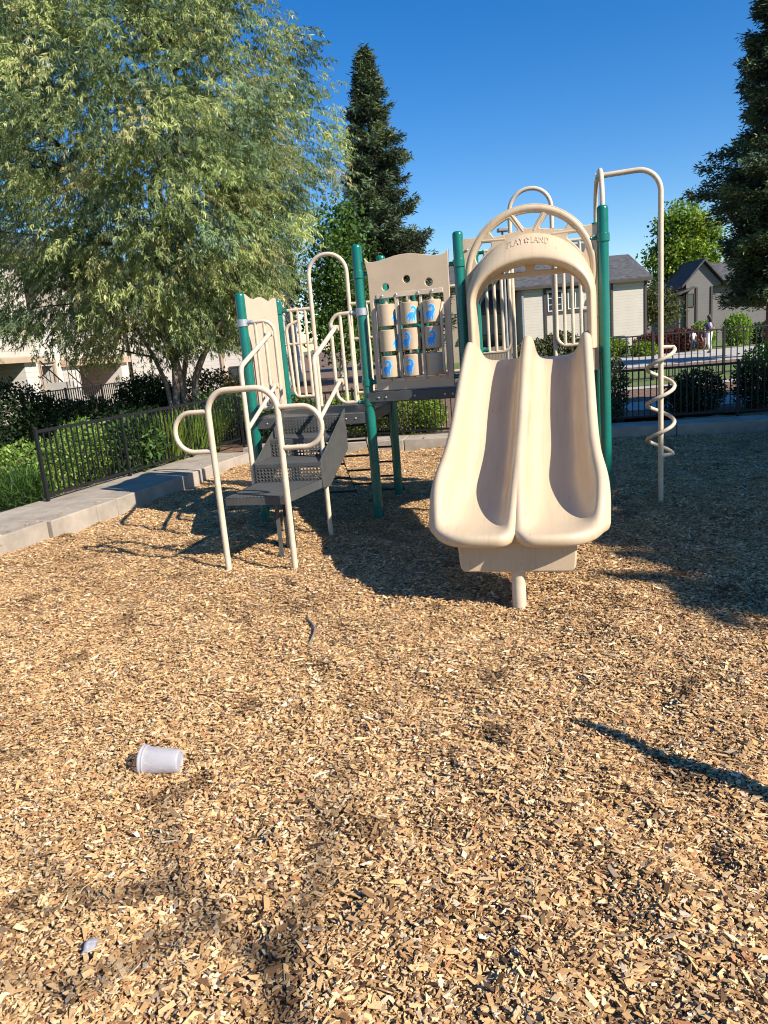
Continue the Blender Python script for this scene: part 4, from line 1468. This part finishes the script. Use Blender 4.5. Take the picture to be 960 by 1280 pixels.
PAL_CON = [(.06, .088, .042, 3), (.085, .115, .05, 2), (.125, .155, .06, 1.3), (.045, .055, .03, 1.3)]
conifer('tall narrow dark conifer in the middle against the sky', (.75, 34, .1), 13.4,
        ([0, .12, .3, .45, .6, .75, .85, .93, 1], [2.6, 2.8, 2.4, 1.95, 1.5, 1.1, .70, .34, .04]), 420, 150, .24, .055, PAL_CON, .26)
conifer('very tall dark conifer at the right edge with low hanging branches', (14.65, 27.5, .1), 16.5,
        ([0, .11, .17, .25, .35, .41, .47, .54, .64, .73, 1], [1.4, 2.0, 1.3, 1.8, 2.55, 2.0, 1.35, 1.35, 1.1, .8, .05]), 640, 170, .20, .05, PAL_CON, .34, zlow=1.9)


def leafy_tree(label, base, H, lobes, n, L, W, pal, trunk_r, bark='bark', name='deciduous_tree', mtl='leaf', clump=26, csz=.28, nbr=26, stems=1):
    t = thing(name, base, label, 'tree')
    base = Vector(base)
    b = MB()
    stem_pts = []
    for s_ in range(stems):
        top = base + Vector((random.uniform(-.3, .3) * (1 + s_), random.uniform(-.3, .3), H * .8))
        p = limb_path(base + Vector((0, 0, -.15)), top, .06, 9)
        b.tube(p, [trunk_r * (1 - .88 * k / 8) for k in range(9)], 9)
        stem_pts += p[2:]
    tr = b.build('trunk', M[bark], t, sharp=180)
    nc = n // clump
    cen, d = blob_points(lobes, nc, .5)
    b = MB()
    for c in cen[RNG.choice(nc, min(nbr, nc), replace=False)]:
        c = Vector(c); cand = [q for q in stem_pts if q.z < c.z]
        if not cand: continue
        q = min(cand, key=lambda v: (v - c).length)
        b.tube(limb_path(q, c, .15, 5), [trunk_r * .3, trunk_r * .22, trunk_r * .15, trunk_r * .1, trunk_r * .04], 5)
    b.build('branches', M[bark], tr, sharp=180)
    ccol = np.repeat(pick_cols(nc, pal, .15), clump, axis=0)
    P = np.repeat(cen, clump, axis=0) + RNG.normal(size=(nc * clump, 3)) * csz * np.array([1, 1, .7])
    n = len(P)
    D = RNG.normal(size=(n, 3)) + np.array([0, 0, -.25])
    me = leaf_mesh('crown', P, D, L * RNG.uniform(.6, 1.3, n), W * RNG.uniform(.7, 1.3, n), np.clip(ccol * (1 + RNG.normal(size=(n, 1)) * .18), .008, .6))
    link('crown', me, M[mtl], t)


leafy_tree('mid green birch like tree with pale trunk behind the left arch rail', (-.75, 18.2, .1), 5.4,
           [((-.62, 18.2, 4.2), (.55, .6, .75)), ((-.30, 18.1, 3.1), (.65, .7, .8)), ((-1.0, 18.3, 2.8), (.55, .6, .8)), ((-.5, 18.2, 1.9), (.8, .8, .6))], 11000, .10, .06, PAL_MID + [(.12, .2, .04, 2)], .085, 'birchbark', csz=.22)
leafy_tree('light yellow green tree standing far behind, right of the fire pole', (22.6, 55, .1), 10.2,
           [((22.4, 55, 7.6), (1.5, 1.4, 2.2)), ((23.8, 55, 6.4), (1.5, 1.4, 2.4)), ((21.4, 55, 5.6), (1.2, 1.2, 1.8)), ((22.8, 55, 4.4), (2.0, 1.6, 1.6))], 15000, .26, .16, PAL_YG, .16, csz=.36)
leafy_tree('low olive tree between the two houses', (17.6, 48.5, .1), 4.4,
           [((17.6, 48.5, 3.1), (1.2, 1.1, 1.0)), ((18.4, 48.4, 2.4), (1.0, 1, .9)), ((16.9, 48.6, 2.2), (.8, .9, .9))], 7000, .2, .10, PAL_OLIVE, .12, csz=.34)
leafy_tree('dark shade tree standing out of frame to the right, in line with the slide', (14.6, 3.4, 0), 9.5,
           [((12.88, .6, 6.5), (1.8, 1.8, 1.8)), ((13.08, 2.1, 6.5), (1.8, 1.8, 1.8)), ((13.28, 3.7, 6.5), (1.8, 1.8, 1.8)), ((13.48, 5.3, 6.5), (1.8, 1.8, 1.8)), ((15.38, 2.6, 6.9), (2.4, 2.8, 2.4)), ((15.78, 6.0, 6.7), (2.4, 2.8, 2.3)), ((13.78, 7.2, 6.5), (1.9, 1.9, 1.8))], 90000, .50, .38, PAL_MID, .26, csz=.30, nbr=60, clump=14)
leafy_tree('dark shade tree standing out of frame to the right, beside the camera', (14.7, -3.6, 0), 9.0,
           [((12.67, -2.5, 6.5), (1.8, 1.8, 1.8)), ((12.42, -1.0, 6.5), (1.8, 1.8, 1.8)), ((12.62, .0, 6.5), (1.8, 1.8, 1.8)), ((14.52, -2.6, 6.8), (2.3, 2.6, 2.3)), ((14.62, .2, 6.7), (2.2, 2.2, 2.2))], 75000, .50, .38, PAL_MID, .26, csz=.30, nbr=60, clump=14)
# leaning tapered stake added out of frame to cast a shadow across the chips
t = thing('shadow_stake', (2.29, 1.28, 0), 'leaning pointed stake added out of frame to cast a shadow across the chips at right', 'stake')
b = MB(); b.tube([(2.275, 1.27, -.2), (2.36, 1.37, .5), (2.44, 1.47, 1.1), (2.50, 1.545, 1.5), (2.52, 1.57, 1.62)], [.085, .070, .050, .034, .012], 10)
b.build('shaft', M['bark'], t, sharp=180)

bt = thing('bare_tree', (7.9, -5.6, 0), 'bare branched tree out of frame behind the camera shading the near chips', 'tree')
b = MB()


def up_from(px, py, h): return Vector((px + 1.105 * h, py - .863 * h, h))


tr0 = limb_path((7.9, -5.6, -.15), (6.6, -4.4, 5.4), .05, 7)
b.tube(tr0, [.15, .14, .13, .12, .10, .09, .08], 9)
tk = b.build('trunk', M['bark'], bt, sharp=180)
b = MB()
for pth, r0, r1 in (([(-.30, 1.50), (-.42, 1.78), (-.62, 1.98), (-.80, 2.15), (-.92, 2.45), (-.93, 2.75)], .030, .009),
                    ([(-.80, 2.15), (-1.05, 2.1), (-1.25, 2.25), (-1.50, 2.55)], .024, .008),
                    ([(-.42, 1.78), (-.30, 2.15), (-.33, 2.45), (-.20, 2.8)], .022, .007),
                    ([(-.62, 1.98), (-1.0, 1.75), (-1.3, 1.85), (-1.55, 2.0)], .020, .007)):
    pts = [up_from(x_, y_, 5.9 + .15 * k_) for k_, (x_, y_) in enumerate(pth)]
    if pth[0] == (-.30, 1.50): pts = [tr0[-1], tr0[-1].lerp(pts[0], .5) + Vector((0, 0, .15))] + pts
    b.tube(pts, [r0 + (r1 - r0) * k_ / (len(pts) - 1) for k_ in range(len(pts))], 7)
b.build('branches', M['bark'], tk, sharp=180)

# ------------------------------------------------------------------ buildings
def window(F, s0, s1, z0, z1, o, parent, fr='white', mull=2, mz=1, name='window'):
    b = MB(); w_ = .05
    b.fbox(F, s0, s1, z1 - w_, z1, o, o + .06); b.fbox(F, s0, s1, z0, z0 + w_, o, o + .06)
    b.fbox(F, s0, s0 + w_, z0 + w_, z1 - w_, o, o + .06); b.fbox(F, s1 - w_, s1, z0 + w_, z1 - w_, o, o + .06)
    for k in range(1, mull):
        s = s0 + (s1 - s0) * k / mull
        b.fbox(F, s - .022, s + .022, z0 + w_, z1 - w_, o, o + .05)
    for k in range(1, mz):
        z = z0 + (z1 - z0) * k / mz
        b.fbox(F, s0 + w_, s1 - w_, z - .014, z + .014, o + .003, o + .045)
    wn_ = b.build(name, M[fr], parent)
    b = MB(); b.fbox(F, s0 + w_, s1 - w_, z0 + w_, z1 - w_, o - .02, o + .015)
    b.build('pane', M['glass'], wn_)
    return wn_


def part(fn, name, mt, parent, bevel=0):
    b = MB(); fn(b); return b.build(name, M[mt], parent, bevel=bevel)


# centre house (two storeys, dark roof)
hs_ = thing('house', (11, 46, 0), 'cream two storey house with charcoal roof behind the slide', 'house')
HF = frame((0, 46), (30, 46))
part(lambda b: b.fbox(HF, 2.0, 9.28, -.2, 4.75, -9, -2.2), 'wall', 'siding_tan', hs_)  # recess shade put into the darker tan siding
part(lambda b: b.fbox(HF, 9.30, 14.45, -.2, 4.1, -9, 0), 'wall', 'siding', hs_)
part(lambda b: b.fbox(HF, 14.47, 16.45, -.2, 4.05, -6, .6), 'wall', 'siding', hs_)
# recess window band with dark frames
part(lambda b: (b.fbox(HF, 10.55, 10.7, .0, 4.1, .0, .06), b.fbox(HF, 10.7, 13.2, 2.55, 2.68, .0, .06), b.fbox(HF, 10.7, 13.2, 3.95, 4.1, .0, .06)), 'window_band', 'trim_dark', hs_)
part(lambda b: b.fbox(HF, 11.72, 11.95, 2.68, 3.95, .0, .07), 'window_post', 'trim_dark', hs_)
window(HF, 10.78, 11.66, 2.72, 3.86, .01, hs_, 'white', 2, 3)
window(HF, 11.98, 12.9, 2.76, 3.9, .01, hs_, 'white', 2, 1)
part(lambda b: b.fbox(HF, 12.95, 14.3, -.1, 2.5, .0, .05), 'garage_panel', 'siding_grey', hs_)
window(HF, 6.3, 8.9, 2.9, 4.35, -2.19, hs_, 'trim_dark', 3, 2)
window(HF, 6.1, 8.7, .45, 1.65, -2.19, hs_, 'trim_dark', 3, 1)
part(lambda b: (b.fbox(HF, 9.22, 9.34, -.2, 4.1, .0, .10)), 'downspout', 'metal_grey', hs_)
part(lambda b: (b.fbox(HF, 14.38, 14.5, -.2, 4.05, .6, .66), b.fbox(HF, 16.37, 16.5, -.2, 4.02, .6, .66), b.fbox(HF, 14.2, 14.3, -.2, 4.05, 0, .05)), 'corner_trim', 'trim_dark', hs_)


def gable_roof(F, s0, s1, oF, oB, zE, zR, th=.16, hip0=0, hip1=0, mt='roof', parent=None, over=.35):
    """ridge along s; eaves front and back"""
    om = (oF + oB) / 2
    b = MB()
    a0, a1, a2, a3 = F(s0 - over, zE, oF + over), F(s1 + over, zE, oF + over), F(s1 + over, zE, oB - over), F(s0 - over, zE, oB - over)
    r0, r1 = F(s0 - over + hip0, zR, om), F(s1 + over - hip1, zR, om)
    dz = Vector((0, 0, th))
    vs = [a0, a1, a2, a3, r0, r1]
    vs2 = [v + dz for v in vs]
    b.add(vs + vs2, [(0, 1, 7, 6), (1, 2, 8, 7), (2, 3, 9, 8), (3, 0, 6, 9), (6, 7, 11, 10), (8, 9, 10, 11), (9, 6, 10), (7, 8, 11),
                     (0, 4, 5, 1), (2, 5, 4, 3), (3, 4, 0), (1, 5, 2)])
    ro = b.build('roof', M[mt], parent, fixn=False)
    b = MB()
    f0, f1 = F(s0 - over, zE - .05, oF + over + .002), F(s1 + over, zE - .05, oF + over + .002)
    b.extr([f0, f1, f1 + Vector((0, 0, .13)), f0 + Vector((0, 0, .13))], F.n * .03)
    b.build('fascia', M['trim_dark'], ro)
    return ro


gable_roof(HF, 9.0, 14.5, 0, -9, 4.12, 6.75, hip0=0, hip1=.0, parent=hs_)
gable_roof(HF, 14.55, 16.4, .6, -5.0, 4.05, 5.65, hip0=0, hip1=.35, parent=hs_)
gable_roof(HF, 1.8, 9.2, -2.2, -9, 4.75, 6.1, parent=hs_)
# air conditioner and board fence at the house
b = MB(); b.box(13.7, 14.6, 43.0, 43.8, .1, .95)
ac = b.build('air_conditioner', M['steelbox'], origin=(14.1, 43.4, .1), bevel=.03); tag(ac, 'dark boxy air conditioner on the ground beside the cream house wall', 'air conditioner')
b = MB()
for k in range(6): b.box(13.72, 14.58, 42.985, 42.999, .2 + k * .12, .27 + k * .12)
b.build('grille', M['metal_grey'], ac)
b = MB(); b.lathe((14.15, 43.4, .95), (0, 0, 1), [(.36, 0), (.36, .03), (.3, .05), (.001, .05)], 20); b.build('fan_guard', M['black'], ac)
bf = thing('board_fence', (7.2, 40.5, .1), 'low brown board fence below the house windows, seen through the left slide opening', 'fence')
b = MB()
for k in range(22): b.box(5.2 + k * .16, 5.345 + k * .16, 40.5, 40.53, .1, 1.0 + .015 * (k % 3))
b.build('boards', M['woodfence'], bf)
b = MB()
b.box(5.2, 8.7, 40.53, 40.6, .3, .4); b.box(5.2, 8.7, 40.53, 40.6, .75, .85); b.build('rail', M['woodfence'], bf)

# right house, its shade put into the darker siding colour
hr = thing('house', (22.5, 50, 0), 'grey gabled house with dark trim at the right edge, in the shade', 'house')
RF = frame((18, 50), (36, 49.2))
part(lambda b: b.fbox(RF, 2.7, 4.35, -.1, 3.55, -7, 0), 'wall', 'siding_grey', hr)
def gablewall(b):
    pts = [RF(2.7, 3.55, 0), RF(4.35, 3.55, 0), RF(5.0, 3.7, 0), RF(3.75, 5.05, 0), RF(2.75, 3.9, 0)]
    b.extr([RF(2.7, 3.552, 0), RF(4.9, 3.552, 0), RF(4.9, 3.75, 0), RF(3.78, 5.0, 0), RF(2.7, 3.85, 0)], -RF.n * .2)
part(gablewall, 'gable', 'siding_grey', hr)
part(lambda b: b.fbox(RF, 4.37, 12.0, -.1, 3.55, -7, -.6), 'wall', 'siding_grey', hr)
part(lambda b: b.fbox(RF, 2.3, 2.68, -.1, 3.1, -5, -.15), 'porch_wall', 'siding_grey', hr)
part(lambda b: [b.fbox(RF, s, s + .12, -.1, 3.55, .0, .06) for s in (2.68, 3.3, 4.26)], 'corner_trim', 'trim_dark', hr)
window(RF, 2.78, 3.22, 2.35, 3.2, .005, hr, 'trim_dark', 1, 1)
b = MB()
# front gable roof: ridge runs back (along -n)
eL, eR, pk = RF(2.35, 3.55, .3), RF(5.2, 3.55, .3), RF(3.78, 5.15, .3)
eL2, eR2, pk2 = RF(2.35, 3.55, -7.2), RF(5.2, 3.55, -7.2), RF(3.78, 5.15, -7.2)
up_ = Vector((0, 0, .16))
b.add([eL, eL + up_, pk + up_, pk, eL2, eL2 + up_, pk2 + up_, pk2], [(0, 1, 2, 3), (1, 5, 6, 2), (0, 3, 7, 4), (4, 7, 6, 5), (0, 4, 5, 1)])
b.add([eR, eR + up_, pk + up_, pk, eR2, eR2 + up_, pk2 + up_, pk2], [(0, 3, 2, 1), (1, 2, 6, 5), (0, 4, 7, 3), (4, 5, 6, 7), (0, 1, 5, 4)])
b.build('roof', M['roof'], hr)
gable_roof(RF, 5.0, 12, -.6, -7, 3.6, 5.1, parent=hr)
b = MB(); b.extr([RF(2.0, 3.12, .45), RF(3.1, 3.5, .45), RF(3.1, 3.62, .45), RF(2.0, 3.24, .45)], -RF.n * 3.0)
b.build('porch_roof', M['roof'], hr)

# apartment building at the left (facade runs away from the camera)
AF = frame((-11.4, 22), (-10.2, 34))
ab = thing('apartment_building', (-12, 26, 0), 'cream sided apartment building with brown beams and patio recesses behind the left tree', 'apartment building')
part(lambda b: b.fbox(AF, -7, 3.44, 2.19, 5.3, -8, 0), 'wall', 'siding', ab)
part(lambda b: b.fbox(AF, -7, 11, 0, 2.0, -8, -2.0), 'wall', 'siding_tan', ab)
part(lambda b: b.fbox(AF, 2.75, 3.45, 0, 2.02, -2.0, -.05), 'column', 'siding_white', ab)
part(lambda b: b.fbox(AF, -7, 3.6, 2.02, 2.19, -1.99, .12), 'beam', 'trim_tan', ab)
def midwall(b):
    b.fbox(AF, 3.62, 4.10, 0, 2.3, -2, -.3); b.fbox(AF, 5.0, 5.58, 0, 2.3, -2, -.3); b.fbox(AF, 4.10, 5.0, 1.88, 2.3, -2, -.3)
    b.extr([AF(3.62, 2.302, -.3), AF(5.58, 2.302, -.3), AF(5.58, 2.9, -.3), AF(4.7, 3.5, -.3), AF(3.62, 2.7, -.3)], -AF.n * 1.7)
part(midwall, 'stairwell_wall', 'siding_white', ab)
part(lambda b: (b.fbox(AF, 4.0, 4.12, 0, 1.98, -.3, -.24), b.fbox(AF, 4.98, 5.1, 0, 1.98, -.3, -.24), b.fbox(AF, 4.0, 5.1, 1.98, 2.10, -.3, -.22)), 'door_trim', 'trim_tan', ab)
dr = part(lambda b: b.fbox(AF, 4.12, 4.98, 0, 1.88, -1.7, -1.6), 'door', 'door', ab)
part(lambda b: b.lathe(AF(4.85, .95, -1.6), AF.n, [(.03, 0), (.03, .04), (.001, .05)], 10), 'handle', 'bolt', dr)
part(lambda b: b.fbox(AF, 5.6, 10.55, 2.05, 5.3, -8, 0), 'wall', 'siding', ab)
part(lambda b: b.fbox(AF, 5.5, 10.65, 1.80, 2.05, -1.99, .14), 'beam', 'trim_tan', ab)
part(lambda b: b.fbox(AF, 5.6, 6.3, 0, 1.80, -1.99, -.02), 'column', 'siding_white', ab)
part(lambda b: b.fbox(AF, 9.95, 10.55, 0, 1.80, -1.99, -.02), 'column', 'siding_white', ab)
part(lambda b: b.fbox(AF, 6.9, 7.7, 0, 1.7, -1.98, -1.9), 'patio_door', 'white', ab)
part(lambda b: b.fbox(AF, 10.66, 20, 0, 5.3, -8, -.25), 'wall', 'siding_white', ab)
window(AF, 11.6, 13.4, .75, 1.5, -.24, ab, 'trim_tan', 3, 1)
gable_roof(AF, -7, 20, 0, -8, 5.3, 7.2, parent=ab)
WF = frame((-10.3, 33), (0, 33))
aw = thing('apartment_building', (-6, 33, 0), 'pale sided apartment wing facing the playground, behind the reddish hedge', 'apartment building')
part(lambda b: b.fbox(WF, .0, 6.6, 0, 4.6, -8, 0), 'wall', 'siding_white', aw)
part(lambda b: b.fbox(WF, 3.85, 3.97, 0, 4.6, 0, .08), 'downspout', 'trim_tan', aw)
window(WF, 4.15, 4.95, .5, 1.25, .005, aw, 'trim_dark', 2, 1)
window(WF, 1.2, 2.4, 2.6, 3.8, .005, aw, 'white', 2, 1)
gable_roof(WF, 0, 6.6, 0, -8, 4.6, 6.6, parent=aw)
# outside stair with railing on the left building
st_ = thing('outdoor_stair', (*AF(4.2, 0, 1.0).xy, .1), 'outdoor stair with black sloping handrail beside the patio column', 'stair')
b = MB()
for k in range(7): b.fbox(AF, 3.5 + .26 * k, 3.76 + .26 * k, .1, 1.3 - .17 * k, .15, 1.0)
b.build('steps', M['concrete2'], st_)
b = MB()
for o_ in (.12, 1.03):
    b.tube([AF(3.4, 2.05, o_), AF(5.4, .85, o_)], .025, 6); b.tube([AF(3.4, 1.6, o_), AF(5.4, .45, o_)], .018, 6)
    for k in range(9):
        f = k / 8; b.tube([AF(3.4 + 2 * f, 2.05 - 1.2 * f, o_), AF(3.4 + 2 * f, 1.15 - 1.0 * f, o_)], .012, 5)
b.build('railing', M['fence'], st_)
fence('black metal patio railing in front of the left apartment building', (-9.9, 21.5), (-8.3, 29.5), .10, 1.12, 4, .12, .012, .03)

# distant parking lamp
lp = thing('lamp_post', (5.75, 32, .1), 'grey parking lamp post rising behind the slide arch', 'lamp post')
b = MB(); b.tube([(5.75, 32, 0), (5.75, 32, 5.7)], [.07, .045], 8); b.build('pole', M['metal_grey'], lp)
b = MB(); b.box(5.55, 6.0, 31.8, 32.2, 5.7, 5.84); b.build('lamp_head', M['metal_grey'], lp, bevel=.03)

# ------------------------------------------------------------------ people
def person(label, at, H, yaw, cloth, arm_up=False, short=False, hair_long=True):
    """one continuous skin body; clothing as slightly larger shells"""
    t = thing('person', at, label, 'person')
    k = H / 1.7
    rot = Matrix.Rotation(yaw, 3, 'Z'); o = Vector(at)
    J = {'pelvis': (0, 0, .93), 'waist': (0, .0, 1.08), 'chest': (0, -.01, 1.28), 'neck': (0, 0, 1.44), 'headb': (0, .015, 1.52), 'headt': (0, .01, 1.65),
         'hipL': (.09, 0, .90), 'kneeL': (.10, .06, .50), 'ankL': (.10, .01, .09), 'toeL': (.11, .17, .035),
         'hipR': (-.09, 0, .90), 'kneeR': (-.10, -.01, .49), 'ankR': (-.10, -.14, .10), 'toeR': (-.11, .0, .04),
         'shL': (.17, 0, 1.37), 'elL': (.23, -.05, 1.10), 'wrL': (.22, .06, .88), 'haL': (.21, .09, .79),
         'shR': (-.17, 0, 1.37), 'elR': (-.24, -.03, 1.10), 'wrR': (-.22, .08, .89), 'haR': (-.21, .11, .80), 'nose': (0, .125, 1.57)}
    if arm_up: J.update(elR=(-.27, .13, 1.20), wrR=(-.20, .30, 1.38), haR=(-.18, .36, 1.44))
    Rr = {'pelvis': .125, 'waist': .11, 'chest': .13, 'neck': .05, 'headb': .075, 'headt': .082, 'hipL': .088, 'kneeL': .056, 'ankL': .036, 'toeL': .032,
          'hipR': .088, 'kneeR': .056, 'ankR': .036, 'toeR': .032, 'shL': .055, 'elL': .04, 'wrL': .027, 'haL': .03, 'shR': .055, 'elR': .04, 'wrR': .027, 'haR': .03, 'nose': .014}
    E = [('pelvis', 'waist'), ('waist', 'chest'), ('chest', 'neck'), ('neck', 'headb'), ('headb', 'headt'), ('pelvis', 'hipL'), ('hipL', 'kneeL'), ('kneeL', 'ankL'), ('ankL', 'toeL'),
         ('pelvis', 'hipR'), ('hipR', 'kneeR'), ('kneeR', 'ankR'), ('ankR', 'toeR'), ('chest', 'shL'), ('shL', 'elL'), ('elL', 'wrL'), ('wrL', 'haL'),
         ('chest', 'shR'), ('shR', 'elR'), ('elR', 'wrR'), ('wrR', 'haR'), ('headb', 'nose')]
    for sd_ in 'LR':
        h = Vector(J['ha' + sd_]); d = (h - Vector(J['wr' + sd_])).normalized()
        sx_ = Vector((0, 1, 0)) - d * d.y; sx_.normalize()
        for i in range(5):
            nm = 'f%d%s' % (i, sd_)
            off = (i - 1.8) * .017
            ln = (.05, .075, .08, .075, .06)[i]
            J[nm] = tuple(h + sx_ * off * (2.2 if i == 0 else 1.3) + d * ln); Rr[nm] = .009
            E.append(('ha' + sd_, nm))

    def skin(name, joints, rad, edges, mt, root):
        names = list(joints); me = bpy.data.meshes.new(name)
        me.from_pydata([o + rot @ (Vector(J[n]) * k) for n in names], [(names.index(a), names.index(b_)) for a, b_ in edges], [])
        ob = link(name, me, M[mt], t)
        md = ob.modifiers.new('skin', 'SKIN'); md.use_smooth_shade = True
        for i, n in enumerate(names):
            v = me.skin_vertices[0].data[i]; rr = rad[n] * k; v.radius = (rr, rr); v.use_root = (n == root)
        sb = ob.modifiers.new('sub', 'SUBSURF'); sb.levels = 1; sb.render_levels = 1
        return ob
    skin('body', J, Rr, E, 'skin', 'pelvis')
    g1 = {n: Rr[n] * 1.22 for n in Rr}
    J['hemT'] = (0, 0, .90); g1['hemT'] = .155
    J['collar'] = (0, 0, 1.40); g1['collar'] = .085
    J['slL'] = tuple(Vector(J['shL']).lerp(Vector(J['elL']), .8 if not short else .5)); g1['slL'] = .056
    J['slR'] = tuple(Vector(J['shR']).lerp(Vector(J['elR']), .8 if not short else .5)); g1['slR'] = .056
    tp = ['hemT', 'waist', 'chest', 'collar', 'shL', 'slL', 'shR', 'slR']
    skin('top', tp, g1, [('hemT', 'waist'), ('waist', 'chest'), ('chest', 'collar'), ('chest', 'shL'), ('shL', 'slL'), ('chest', 'shR'), ('shR', 'slR')], cloth[0], 'chest')
    J['belt'] = (0, 0, 1.0); g1['belt'] = .14
    g1['pelvis'] = .143
    J['cuL'] = tuple(Vector(J['kneeL']).lerp(Vector(J['ankL']), .05 if short else .9)); J['cuR'] = tuple(Vector(J['kneeR']).lerp(Vector(J['ankR']), .05 if short else .9))
    g1['cuL'] = g1['cuR'] = .06 if not short else .075
    skin('trousers', ['belt', 'pelvis', 'hipL', 'kneeL', 'cuL', 'hipR', 'kneeR', 'cuR'], g1,
         [('belt', 'pelvis'), ('pelvis', 'hipL'), ('hipL', 'kneeL'), ('kneeL', 'cuL'), ('pelvis', 'hipR'), ('hipR', 'kneeR'), ('kneeR', 'cuR')], cloth[1], 'pelvis')
    for sd_ in 'LR':
        J['heel'] = tuple(Vector(J['ank' + sd_]) + Vector((0, -.04, -.05))); J['tip'] = tuple(Vector(J['toe' + sd_]) + Vector((0, .02, 0)))
        g1['heel'] = .042; g1['tip'] = .04
        skin('shoe', ['heel', 'tip'], g1, [('heel', 'tip')], cloth[2], 'heel')
    J['hr0'] = (0, -.03, 1.66); J['hr1'] = (0, -.055, 1.56); J['hr2'] = (0, -.07, 1.40); g1['hr0'] = .088; g1['hr1'] = .085; g1['hr2'] = .06
    J['hr3'] = (0, .045, 1.70); g1['hr3'] = .05
    if hair_long: skin('hair', ['hr3', 'hr0', 'hr1', 'hr2'], g1, [('hr3', 'hr0'), ('hr0', 'hr1'), ('hr1', 'hr2')], 'hair', 'hr0')
    else: skin('hair', ['hr3', 'hr0', 'hr1'], g1, [('hr3', 'hr0'), ('hr0', 'hr1')], 'hair', 'hr0')
    b = MB()
    for sx_ in (-1, 1):
        c = o + rot @ (Vector((sx_ * .03, .082, 1.59)) * k); b.lathe(c, rot @ Vector((0, 1, 0)), [(.009 * k, 0), (.006 * k, .004 * k), (.001, .006 * k)], 8)
    c0, c1 = o + rot @ (Vector((-.025, .085, 1.515)) * k), o + rot @ (Vector((.025, .085, 1.515)) * k)
    b.tube([c0, c1], .005 * k, 6)
    b.build('face_features', M['leather'], t)


person('adult in navy top and pale trousers walking on the far path, seen from behind', (14.85, 33.3, .108), 1.58, R(25), ('navy', 'palecloth', 'leather'), arm_up=True)
person('child in white top and blue jeans standing by the red shrubs', (15.1, 35.6, .108), 1.02, R(160), ('whitecloth', 'denim', 'whitecloth'), hair_long=False)
person('child in dark top and shorts with bare legs beside the red shrubs', (15.55, 35.4, .108), 1.05, R(200), ('blackcloth', 'pinkcloth', 'whitecloth'), short=True, hair_long=False)

# ------------------------------------------------------------------ litter on the chips
tub = thing('plastic_tub', (-1.02, 2.85, .0), 'empty frosted white plastic tub lying on its side on the chips', 'tub')
b = MB()
ax = Vector((.992, -.10, -.055)).normalized()
mouth = Vector((-1.105, 2.862, .053))
Ro = .060; Rb = .046; Lt = .165
prof = [(Rb - .008, Lt - .006), (.001, Lt - .006)]
outp = [(Ro - .003, .001), (Ro + .001, 0), (Ro + .0015, .006), (Ro - .001, .009), (Ro - .001, .018), (Ro - .0035, .020)]
for k in range(8): outp.append((Ro - .0035 - (Ro - .0035 - Rb) * (k + 1) / 8, .02 + (Lt - .026) * (k + 1) / 8))
outp += [(Rb - .002, Lt - .002), (Rb - .006, Lt), (Rb - .010, Lt - .001), (Rb - .012, Lt - .006), (.001, Lt - .006)]
b.lathe(mouth, ax, outp, 40)
b.build('wall', M['frosted'], tub, sharp=50)
b = MB()
b.lathe(mouth, ax, [(Ro + .001, .002), (Ro + .0035, .003), (Ro + .0035, .008), (Ro + .001, .009)], 40)
b.lathe(mouth, ax, [(Ro, .0175), (Ro + .002, .018), (Ro + .002, .0205), (Ro - .002, .021)], 40)
b.build('rim', M['frosted'], tub, sharp=50)
b = MB()
b.tube([(-.548, 4.53, .022), (-.535, 4.46, .02), (-.500, 4.37, .024), (-.480, 4.29, .022), (-.478, 4.21, .026), (-.488, 4.13, .02), (-.505, 4.05, .014)], [.005, .008, .010, .0085, .008, .007, .003], 8)
b.tube([(-.482, 4.32, .024), (-.455, 4.335, .035), (-.44, 4.33, .036)], [.006, .004, .002], 6)
o = b.build('stick', M['stick'], origin=(-.5, 4.3, 0), sharp=180); tag(o, 'short bent greyish stick lying on the chips', 'stick')
b = MB()
pts = []
for i in range(7):
    for j in range(5):
        x_ = (i / 6 - .5) * .042; y_ = (j / 4 - .5) * .030
        k_ = 1 - .25 * abs(i / 6 - .5) * 2
        pts.append((-.967 + x_ * .8 + y_ * .4 * k_, 1.868 + y_ * k_ + x_ * .5, .032 + .004 * math.sin(i * .9) + .003 * math.cos(j * 1.3) + y_ * .8))
b.add(pts, [(i * 5 + j, (i + 1) * 5 + j, (i + 1) * 5 + j + 1, i * 5 + j + 1) for i in range(6) for j in range(4)])
o = b.build('plastic_scrap', M['scrap'], origin=(-.967, 1.868, .02), fixn=False); sm_ = o.modifiers.new('s', 'SOLIDIFY'); sm_.thickness = .002
tag(o, 'small crumpled grey plastic scrap among the near chips', 'litter')
